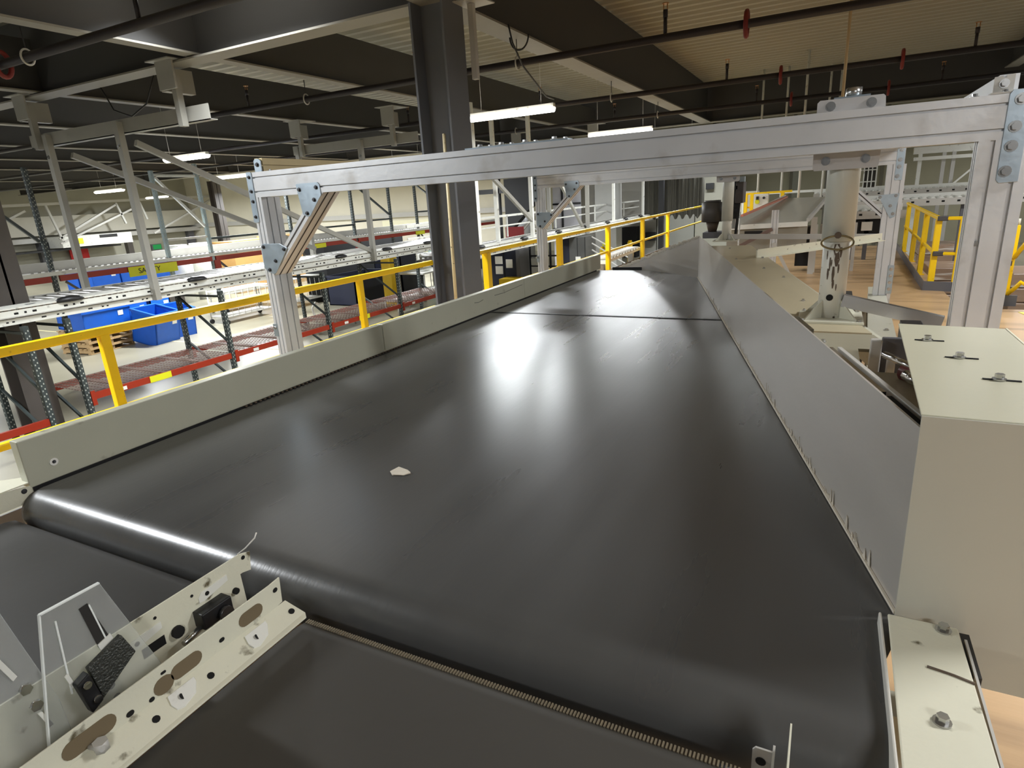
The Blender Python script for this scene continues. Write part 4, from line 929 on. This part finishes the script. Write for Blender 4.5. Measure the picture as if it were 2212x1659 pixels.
# left wall equipment
t = thing('unit_heater', 'white wall unit with a yellow sticker and dark slots on the left wall', 'heater', (-44.8, 24, .3))
MB().bx(-45.6, -44.0, 22.6, 27.2, .32, 1.02).build('casing', WHITEP, t)
MB().bx(-44.0, -43.98, 23.3, 23.9, .5, .85).build('sticker', YTAPE, t)
MB().bx(-44.0, -43.98, 25.0, 26.2, .78, .98).build('vent', BLACK, t)
tag(MB().bx(-46.2, -44.3, 18, 26.5, .15, .25).build('shelf_bar', BLACK), 'dark bar under the white wall unit', 'bar')
tag(MB().bx(-46.2, -46.1, 24.0, 25.2, -.72, .14).build('red_sign', RED), 'plain red sign on the grey left wall', 'sign')
t = thing('exit_sign', 'small green lit sign low on the grey left wall', 'sign', (-46.1, 30.2, -.5))
MB().bx(-46.2, -46.05, 29.8, 30.6, -.5, -.05).build('casing', DGREY, t); MB().bx(-46.05, -46.03, 29.9, 30.55, -.45, -.1).build('lit_face', GREEN, t)
# pale roof truss lines at the left wall
t = thing('wall_truss', 'pale steel truss with diagonals high on the left wall', 'truss', (-44.5, 24, 1.2))
MB().bar((-44, 12, 2.9), (-44, 34, 3.25), .16, .16).build('top_chord', LGREY, t)
for a, za, b, zb in ((22.5, .9, 26.6, 2.9), (22.5, .6, 28.3, 2.8), (28.9, .8, 34, 2.95), (22.2, 3.0, 22.7, .7), (26.6, 3, 27, 1.6), (28.3, 3, 28.6, 1.8), (17, .9, 21, 2.7)):
    MB().bar((-44, a, za), (-44, b, zb), .12, .12).build('diagonal', LGREY, t)
for i, (y, z) in enumerate(((22.4, -.9), (24.1, -1.0), (20.8, -.8))):
    tag(MB().bx(-25, -24.98, y-6.5, y-6.2, z+.4, z+.7).build('paper_notice', PAPER if i else YTAPE), ('small pale notice on the dark stand at left', 'small white notice in the middle of the dark stand', 'small white notice right of the red panel')[i], 'notice')

# ---------------------------------------------------------------- beyond the column: lockers, cabinet, fence, stairs
t = thing('locker', 'navy locker with white notices right of the dark column', 'locker', (-9.5, 18.3, FZ))
MB().bx(-10.0, -9.02, 18.0, 18.7, FZ, .12).build('body', NAVY, t)
MB().bx(-9.0, -8.86, 17.9, 18.6, FZ, .1).build('side_panel', DGREY, t)
for a, b, c, d in ((-9.82, -9.55, -.35, -.1), (-9.82, -9.55, -.68, -.42), (-9.42, -9.18, -.48, -.2)): MB().bx(a, b, 17.985, 18, c, d).build('notice', PAPER, t)
MB().bx(-9.5, -9.48, 17.985, 18, FZ, .1).build('door_gap', HOLE, t)
tag(MB().bx(-9.35, -8.75, 17.3, 17.85, FZ, -.75).build('yellow_bin', YELLOW), 'yellow bin at the foot of the navy locker', 'bin')
tag(MB().bx(-10.2, -9.5, 19.6, 19.65, .05, .75).bx(-10.15, -10.1, 19.6, 19.64, -1.4, .05).bx(-9.6, -9.55, 19.6, 19.64, -1.4, .05).build('notice_board', mat('dark_red_panel', (150, 28, 30), .5)), 'dark red panel above the navy locker', 'panel')
t = thing('wire_fence', 'black framed fence panels between the locker and the second gantry post', 'fence', (-8.4, 19, FZ))
for x in (-9.0, -8.55, -8.25, -7.8): MB().bx(x-.03, x+.03, 18.97, 19.03, FZ, .45).build('fence_post', BLACK, t)
for z in (-.2, -.55, -1.0): MB().bx(-9.0, -7.8, 18.98, 19.02, z-.025, z+.025).build('fence_rail', BLACK, t)
for z in (-.5, -.78): MB().bx(-8.95, -8.6, 18.95, 18.97, z, z+.22).build('notice', PAPER, t)
t = thing('tall_cabinet', 'tall dark cabinet with a paper sheet, behind the railing right of the second gantry post', 'cabinet', (-7.0, 18.4, FZ))
MB().bx(-7.45, -7.18, 18.0, 18.8, FZ, .42).build('navy_side', NAVY, t)
MB().bx(-7.17, -6.62, 18.0, 18.8, FZ, .45).build('body', mat('grey_cabinet', (88, 88, 86), .45, .2, .08), t)
MB().bx(-6.96, -6.80, 17.985, 18, -.42, -.14).build('paper_sheet', PAPER, t)
for x in (-6.9, -6.65): MB().bx(x, x+.01, 17.99, 18, FZ, .45).build('door_gap', HOLE, t)
t = thing('stair_rail', 'bundle of grey sloping stair rails right of the tall cabinet', 'railing', (-6.2, 18.6, FZ))
for k in range(4): MB().bar((-6.6, 18.5, .42-k*.2), (-5.4, 18.5, -.25-k*.24), .03, .03).build('sloping_rail', LGREY, t)
t = thing('grey_column', 'smooth pale grey column with a yellow green label near the bollards', 'column', (-8.3, 25.4, FZ))
MB().bx(-8.75, -7.85, 25.0, 25.8, FZ, 3.7).build('shaft', mat('pale_column', (178, 178, 174), .55, 0, .05), t)
MB().bx(-8.45, -8.2, 24.985, 25, -.42, -.28).build('label', YTAPE, t)
MB().bx(-8.8, -7.8, 24.95, 25.85, FZ, FZ+.1).build('base', LGREY, t)
for (x, y, lab) in ((-8.01, 23.7, 'yellow bollard at the end of the belt rail, nearer one'), (-7.7, 26.5, 'yellow bollard behind the torn tape edge, farther one')):
    t = thing('bollard', lab, 'bollard', (x, y, FZ)); MB().cyl((x, y, FZ), (x, y, FZ+1.0), .11, 14).build('post', YELLOW, t); MB().cyl((x, y, FZ+1.0), (x, y, FZ+1.06), .08, 14).build('dome', YELLOW, t); MB().cyl((x, y, FZ+.45), (x, y, FZ+.62), .115, 14).build('band', DGREY, t)
t = thing('belt_stub', 'short white conveyor end between the belt rail and the steel chute', 'conveyor', (-4.3, 13.6, -.2))
MB().bar((-4.28, 12.4, .31), (-4.28, 15.1, .34), .3, .07).build('frame', WHITEP, t)
mb = MB()
for i in range(12): MB().cyl((-4.44, 12.5+i*.22, .375), (-4.12, 12.5+i*.22, .375), .03, 8).build('roller', LGREY, t)
for y in (12.6, 14.8): MB().bx(-4.34, -4.22, y-.05, y+.05, -1.4, .27).build('leg', LGREY, t)
# black and pale machinery left of the second gantry post
t = thing('steel_platform', 'black steel frame with silver tank seen right of the dark column', 'platform', (-13, 25, FZ))
MB().bx(-16.3, -11.2, 24.9, 25.1, 1.95, 2.15).build('frame_beam', BLACK, t)
for x in (-13.3, -14.9): MB().bx(x-.12, x+.12, 24.9, 25.1, FZ, 3.6).build('frame_post', BLACK, t)
MB().cyl((-12.55, 25.8, FZ), (-12.55, 25.8, 2.6), .55, 20).build('tank', TANKM, t)
MB().bx(-15.7, -15.5, 24.7, 24.9, FZ, 3.0).build('white_post', WHITEP, t)
MB().bx(-14.8, -14.55, 25.2, 25.4, FZ, 1.2).build('door_edge', BLACK, t)
for z in (-.2, .3, .8, 1.3): MB().bx(-15.5, -15.0, 25.5, 25.53, z, z+.04).build('ladder_rung', LGREY, t)
for x in (-15.5, -15.0): MB().bx(x-.02, x+.02, 25.5, 25.53, -.6, 2.2).build('ladder_rail', LGREY, t)
t = thing('inclined_conveyor', 'dark inclined conveyor climbing behind the second gantry post', 'conveyor', (-11.6, 24, .4))
MB().plate([(-12.4, .2), (-11.0, 1.5), (-11.0, 2.5), (-12.4, 2.5)], .4, 'y', 23.9).build('dark_hood', DARK, t)
for k in range(5): MB().bar((-11.6+k*.02, 24.4, 1.15-k*.14), (-10.6, 24.4, .55-k*.14), .05, .05).build('slat', LGREY, t)
MB().bar((-12.2, 24.3, .0), (-11.0, 24.3, 1.2), .12, .12).build('side_frame', LGREY, t)
t = thing('window_grid', 'pale glazed grid with black bars behind the second knee brace', 'window', (-10.2, 25.6, .2))
MB().bx(-10.9, -9.6, 25.6, 25.63, FZ, 2.5).build('pane', mat('pale_pane', (206, 206, 214), .2, 0, .03), t)
for x in (-10.45,): MB().bx(x-.04, x+.04, 25.54, 25.6, FZ, 2.5).build('bar', BLACK, t)
for z in (1.35, .3): MB().bx(-10.9, -9.6, 25.54, 25.6, z-.04, z+.04).build('bar', BLACK, t)
tag(MB().bx(-9.6, -8.9, 26.2, 26.3, FZ, 3).build('pale_panel', mat('pale_grey_panel', (192, 190, 184), .6)), 'pale grey panel wall beside the glazed grid', 'panel')
tag(MB().cyl((-9.1, 27.5, FZ), (-9.1, 27.5, 4), .1, 10).build('brown_pipe', mat('brown_red_pipe', (140, 84, 64), .5)), 'thin brown red pipe standing at the far wall', 'pipe')
# dark mesh curtain
mb = MB(); n = 60; vs = []
for i in range(n+1):
    x = -7.3+2.6*i/n; yy = 27+.06*math.sin(i*1.7)+.04*math.sin(i*.6)
    vs += [(x, yy, .55+.1*math.sin(i*.9)), (x, yy, 2.9)]
mb.add(vs, [(2*i, 2*i+2, 2*i+3, 2*i+1) for i in range(n)])
o = mb.build('mesh_curtain', mat('dark_curtain', (92, 90, 82), .8, 0, .25, 9, 0, 1, (4, 1, .4))); so = o.modifiers.new('thick', 'SOLIDIFY'); so.thickness = .01
tag(o, 'dark grey mesh curtain hanging over the far end of the roller conveyor', 'curtain')
tag(MB().bx(-6.35, -6.15, 26.0, 26.2, FZ, 3.7).build('black_post', BLACK), 'slim black post in front of the mesh curtain', 'post')
for x, z, s, lab in ((-7.7, -.45, .5, 'black wall box behind the yellow posts'), (-5.0, 1.72, .34, 'small black fitting on the far wall left of the far tube')):
    tag(MB().bx(x-s/2, x+s/2, 30.0, 30.2, z-s*.4, z+s*.4).build('wall_box', BLACK), lab, 'box')
t = thing('grey_enclosure', 'row of grey wall panels behind the yellow railing', 'enclosure', (-6, 30.4, FZ))
for i, (a, b, c) in enumerate(((-12.6, -9.3, (150, 148, 138)), (-9.25, -7.5, (164, 162, 154)), (-7.45, -5.7, (158, 158, 150)), (-5.65, -4.2, (168, 166, 152)), (-4.15, -2.9, (186, 178, 158)))):
    MB().bx(a, b, 30.3, 30.5, FZ, 2.6 if i < 4 else 1.4).build('panel', mat('enclosure_panel', c, .6, .1, .06, 2), t)
tag(MB().bx(-9.0, -8.3, 29.6, 30.2, FZ, .05).build('dark_door', DARK), 'dark opening in the grey wall panels', 'door')

# ---------------------------------------------------------------- machinery at the right of the picture
t = thing('gear_motor', 'dark gear motor with black housing beside the far white tube', 'motor', (-1.2, 7.95, 1.12))
MB().cyl((-1.30, 8.05, 1.29), (-1.30, 8.05, 1.52), .125, 22).cyl((-1.30, 8.05, 1.52), (-1.30, 8.05, 1.545), .10, 22).build('motor_body', mat('motor_grey', (88, 84, 80), .5, .2, .1), t)
MB().cyl((-1.29, 8.05, 1.17), (-1.29, 8.05, 1.29), .05, 12, .08).build('spring_housing', RUST, t)
MB().bx(-1.38, -1.15, 7.9, 8.2, 1.10, 1.17).build('foot', DGREY, t)
MB().bx(-1.02, -.93, 7.9, 8.15, 1.50, 1.74).build('black_housing', mat('soft_black', (70, 64, 62), .5), t, .006)
MB().bx(-1.06, -.985, 7.95, 8.1, 1.32, 1.76).build('arm', BLACK, t)
MB().bx(-1.15, -1.0, 7.9, 8.0, 1.66, 1.70).build('arm', BLACK, t)
MB().bx(-1.15, -.99, 7.9, 8.0, 1.40, 1.44).build('arm', BLACK, t)
MB().bx(-1.08, -1.0, 8.0, 8.12, 1.44, 1.66).build('plate', LGREY, t)
MB().bx(-1.15, -1.02, 8.0, 8.12, 1.2, 1.40).build('gearbox', LGREY, t)
MB().bar((-.975, 7.95, 1.52), (-1.0, 7.95, 1.14), .035, .03).build('black_strut', BLACK, t)
MB().bx(-.99, -.93, 7.95, 8.05, 1.74, 1.80).build('bracket', ZINC, t)
t = thing('slide_chute', 'wide pale metal chute with a faded red edge behind the far tube', 'chute', (-.8, 14, 0))
mb = MB(); q = [(-1.67, 12, 1.0), (-.33, 12, 1.034), (-.05, 16, 1.333), (-.92, 16, 1.35)]
mb.add(q+[(x, y, z-.03) for x, y, z in q], [(0, 1, 2, 3), (7, 6, 5, 4)]+[(i, (i+1) % 4, (i+1) % 4+4, i+4) for i in range(4)]); mb.build('slide_bed', CHUTE, t)
MB().bar((-1.42, 12, 1.17), (-.93, 16, 1.375), .05, .035).build('red_edge', SALMON, t)
MB().bar((-1.46, 12, 1.08), (-.95, 16, 1.35), .012, .16).build('side_panel', CHUTE, t)
MB().bar((-.33, 12, 1.06), (-.05, 16, 1.36), .05, .06).build('side_rail', LGREY, t)
MB().bar((-1.67, 11.9, .97), (-.33, 11.9, 1.0), .04, .08).build('front_edge', WHITEP, t)
MB().plate([(-1.67, .55), (-.33, .55), (-.33, .98), (-1.67, .95)], .02, 'y', 12.05).build('front_panel', mat('grey_pan', (150, 146, 134), .4, .2), t)
for x, y in ((-1.2, 13), (-.25, 13)): MB().bx(x-.05, x+.05, y-.05, y+.05, 0, 1.05).build('leg', LGREY, t)
MB().bx(-1.35, -1.05, 11.93, 11.96, .84, .90).build('black_latch', BLACK, t)
t = thing('chute_post', 'slotted aluminium post under the pale chute', 'post', (-1.0, 12, 0))
MB().ext(slots(.11, .08), (-.83, 11.6, 0), (-.83, 11.6, 1.26), up=(0, 1, 0)).build('post', ALU, t)
MB().bar((-.86, 11.55, .95), (-1.6, 11.55, .55), .03, .06).build('strut', mat('dark_strut', (112, 92, 84), .5), t)
MB().bar((-.83, 11.55, .72), (-.45, 11.55, .0), .03, .05).build('strut', LGREY, t)
tag(MB().cyl((-1.33, 11, 0), (-1.33, 11, 1.28), .012, 8).build('thin_post', LGREY), 'thin grey post carrying a yellow tag in front of the chute', 'post')
t = thing('control_box', 'white control box with a yellow round label and two switches', 'box', (-1.57, 17, 1.1))
MB().bx(-1.745, -1.41, 17, 17.25, 1.10, 1.455).build('enclosure', WHITEP, t, .006)
MB().bx(-1.69, -1.63, 16.97, 17, 1.32, 1.40).build('switch', BLACK, t)
MB().cyl((-1.66, 16.985, 1.27), (-1.66, 17, 1.27), .055, 14).build('yellow_label', YTAPE, t)
MB().cyl((-1.51, 16.97, 1.36), (-1.51, 17, 1.36), .03, 12).build('switch', BLACK, t)
MB().bx(-1.62, -1.54, 17.05, 17.15, 0, 1.10).build('stand', LGREY, t)
t = thing('yellow_railing', 'far yellow railing behind the white control box', 'railing', (-1.4, 17.6, 0))
MB().bar((-2.0, 17.6, 1.46), (-.9, 17.6, 1.48), .05, .05).build('top_rail', YELLOW, t)
MB().bar((-2.0, 17.6, 1.12), (-1.75, 17.6, 1.12), .045, .045).build('mid_rail', YELLOW, t)
for x in (-1.85, -1.12, -2.0): MB().bx(x-.04, x+.04, 17.55, 17.65, 0, 1.46).build('post', YELLOW, t)
# roller lines crossing behind the right gantry
def line(y, x0, x1, z, lab, beads=True):
    t = thing('roller_line', lab, 'conveyor', ((x0+x1)/2, y, 0), 'grey roller lines at the back right')
    MB().bx(x0, x1, y-.02, y, z-.16, z).build('front_rail', LGREY, t)
    MB().bx(x0, x1, y+.9, y+.92, z-.1, z+.1).build('back_rail', WHITEP, t)
    MB().bx(x0, x1, y, y+.9, z-.14, z-.12).build('pan', DGREY, t)
    x = x0+.1; k = 0; r0 = None
    while x < x1-.1:
        if r0 is None: r0 = MB().cyl((x, y+.02, z-.02), (x, y+.88, z-.02), .05, 8).build('roller', WHITEP, t)
        else:
            r = r0.copy(); COL.objects.link(r); r.location = r0.location+Vector((.17*k, 0, 0))
        x += .17; k += 1
    h = MB(); x = x0+.2
    while x < x1-.1: h.bx(x, x+.06, y-.024, y-.02, z-.09, z-.05); x += .3
    h.build('punched_holes', HOLE, t, kind='stuff')
    for x in (x0+.4, (x0+x1)/2, x1-.4): MB().bx(x-.04, x+.04, y+.1, y+.18, FZ if x > 1.6 or y > 18.5 else 0, z-.16).build('leg', DGREY, t)
    return t
line(15.2, .05, 1.4, 1.02, 'nearest roller line, left of the second right post')
line(17.7, .0, 5.5, 1.14, 'middle roller line, level with the yellow railing top')
line(21.5, -.5, 7.5, 1.30, 'farthest and highest roller line at the back right')
t = thing('dark_undercarriage', 'dark drive boxes and cables under the nearest roller line', 'machine', (.3, 14.6, 0))
MB().bx(-.55, -.2, 13.4, 13.8, .1, .85).build('black_box', DARK, t); MB().bx(-.15, .2, 13.6, 14.0, .55, .86).build('motor_can', mat('greyish_can', (150, 142, 128), .5), t)
MB().bx(.25, 1.15, 15.3, 15.7, .35, .85).build('black_box', DARK, t); MB().bx(.62, .82, 15.2, 15.28, .62, .80).build('white_plate', PAPER, t)
for k in range(5): MB().tube([(.0+k*.07, 13.7, .86), (.06+k*.08, 13.6, .6), (.02+k*.09, 13.7, .3), (.05+k*.07, 13.8, .02)], .012, 6).build('cable', BLACK if k % 2 else LGREY, t)
MB().bx(-.25, -.18, 13.2, 13.27, 0, .9).build('leg', LGREY, t); MB().bx(.42, .48, 13.4, 13.46, 0, .9).build('leg', LGREY, t)
MB().plate([(.93, .75), (1.02, .75), (1.18, .36), (1.18, .1), (1.1, .1), (1.08, .34)], .08, 'y', 14.2).build('black_hose', BLACK, t)
# pale frames and platform far right
t = thing('service_platform', 'pale steel platform frame with diagonals between the two right posts', 'platform', (2.6, 24, FZ))
MB().bx(2.2, 5.2, 23.9, 24.1, 2.30, 2.50).build('deck_beam', WHITEP, t); MB().bx(2.2, 5.2, 23.7, 23.8, 2.10, 2.2).build('deck_beam', WHITEP, t)
for x in (2.38, 3.0, 3.25, 4.4): MB().bx(x-.05, x+.05, 23.8, 23.9, FZ, 2.3).build('leg', WHITEP if x < 3 else LGREY, t)
MB().bar((3.3, 23.7, 1.35), (4.0, 23.7, 2.05), .06, .05).build('diagonal', WHITEP, t); MB().bar((2.8, 23.7, 1.2), (4.6, 23.7, .6), .06, .08).build('diagonal', LGREY, t)
MB().bx(1.0, 2.2, 23.8, 23.9, 1.22, 1.3).build('toe_rail', WHITEP, t)
t = thing('ladder_cage', 'pale ladder cage with dark bars right of the thick tube', 'ladder', (1.1, 23, .9))
MB().bx(.86, 1.18, 23.2, 23.3, 1.2, 2.1).bx(.9, .95, 23.2, 23.26, -1.4, 1.2).bx(1.1, 1.15, 23.2, 23.26, -1.4, 1.2).build('dark_back', mat('dark_cage_back', (60, 56, 50), .6), t)
for x in (.75, .86, .97, 1.08, 1.2): MB().bx(x-.015, x+.015, 23.1, 23.15, .9, 2.35).build('cage_bar', WHITEP, t)
for z in (1.2, 1.55, 1.9, 2.25): MB().bx(.72, 1.22, 23.08, 23.1, z, z+.03).build('cage_hoop', WHITEP, t)
for x, y, lab in ((-2.0, 20.4, 'thin white pole left of the far tube'), (-1.35, 20.4, 'thin white pole behind the control box'), (-.78, 18.3, 'white pole at the top end of the red chute edge'), (-.28, 21, 'thin white pole left of the thick tube, first of two'), (-.02, 21, 'thin white pole left of the thick tube, second of two')):
    tag(MB().cyl((x, y, 1.0), (x, y, 4.8), .03, 8).build('white_pole', WHITEP), lab, 'pole')
tag(MB().bx(-.26, -.05, 25, 25.3, FZ, 3).build('dark_pier', mat('dark_pier', (92, 88, 78), .7)), 'dark pier on the olive wall left of the thick tube', 'pier')
tag(MB().bx(-1.35, -1.15, 26, 26.3, FZ, 3.2).build('dark_pier', mat('dark_pier_green', (104, 104, 92), .7)), 'dark pier on the olive wall behind the chute', 'pier')
tag(MB().bx(-2.9, 1.6, 24.4, 24.5, 1.32, 1.40).bx(-2.9, -2.85, 24.42, 24.48, -1.4, 1.32).bx(1.55, 1.6, 24.42, 24.48, -1.4, 1.32).build('white_duct', WHITEP), 'thin white duct line along the olive wall', 'duct')
# wrapped pallets on the lower floor right
for i, (x, y, sx, lab) in enumerate(((2.15, 14.4, .8, 'shrink-wrapped brown load behind the right yellow railing'), (3.35, 13.6, 1.0, 'shrink-wrapped brown load at the right picture edge'), (2.6, 19.0, 1.1, 'small wrapped load far behind the yellow railing'))):
    t = thing('wrapped_load', lab, 'pallet load', (x, y, FZ), 'shrink-wrapped loads')
    for k in range(5): MB().box((x+random.uniform(-.02, .02), y, FZ+.15+.13+k*.25), (sx, 1.1, .24)).build('wrapped_layer', WRAP, t, .02)
    for s in (-.45, 0, .45): MB().box((x, y+s, FZ+.075), (sx, .1, .15)).build('pallet_runner', PALLET, t)
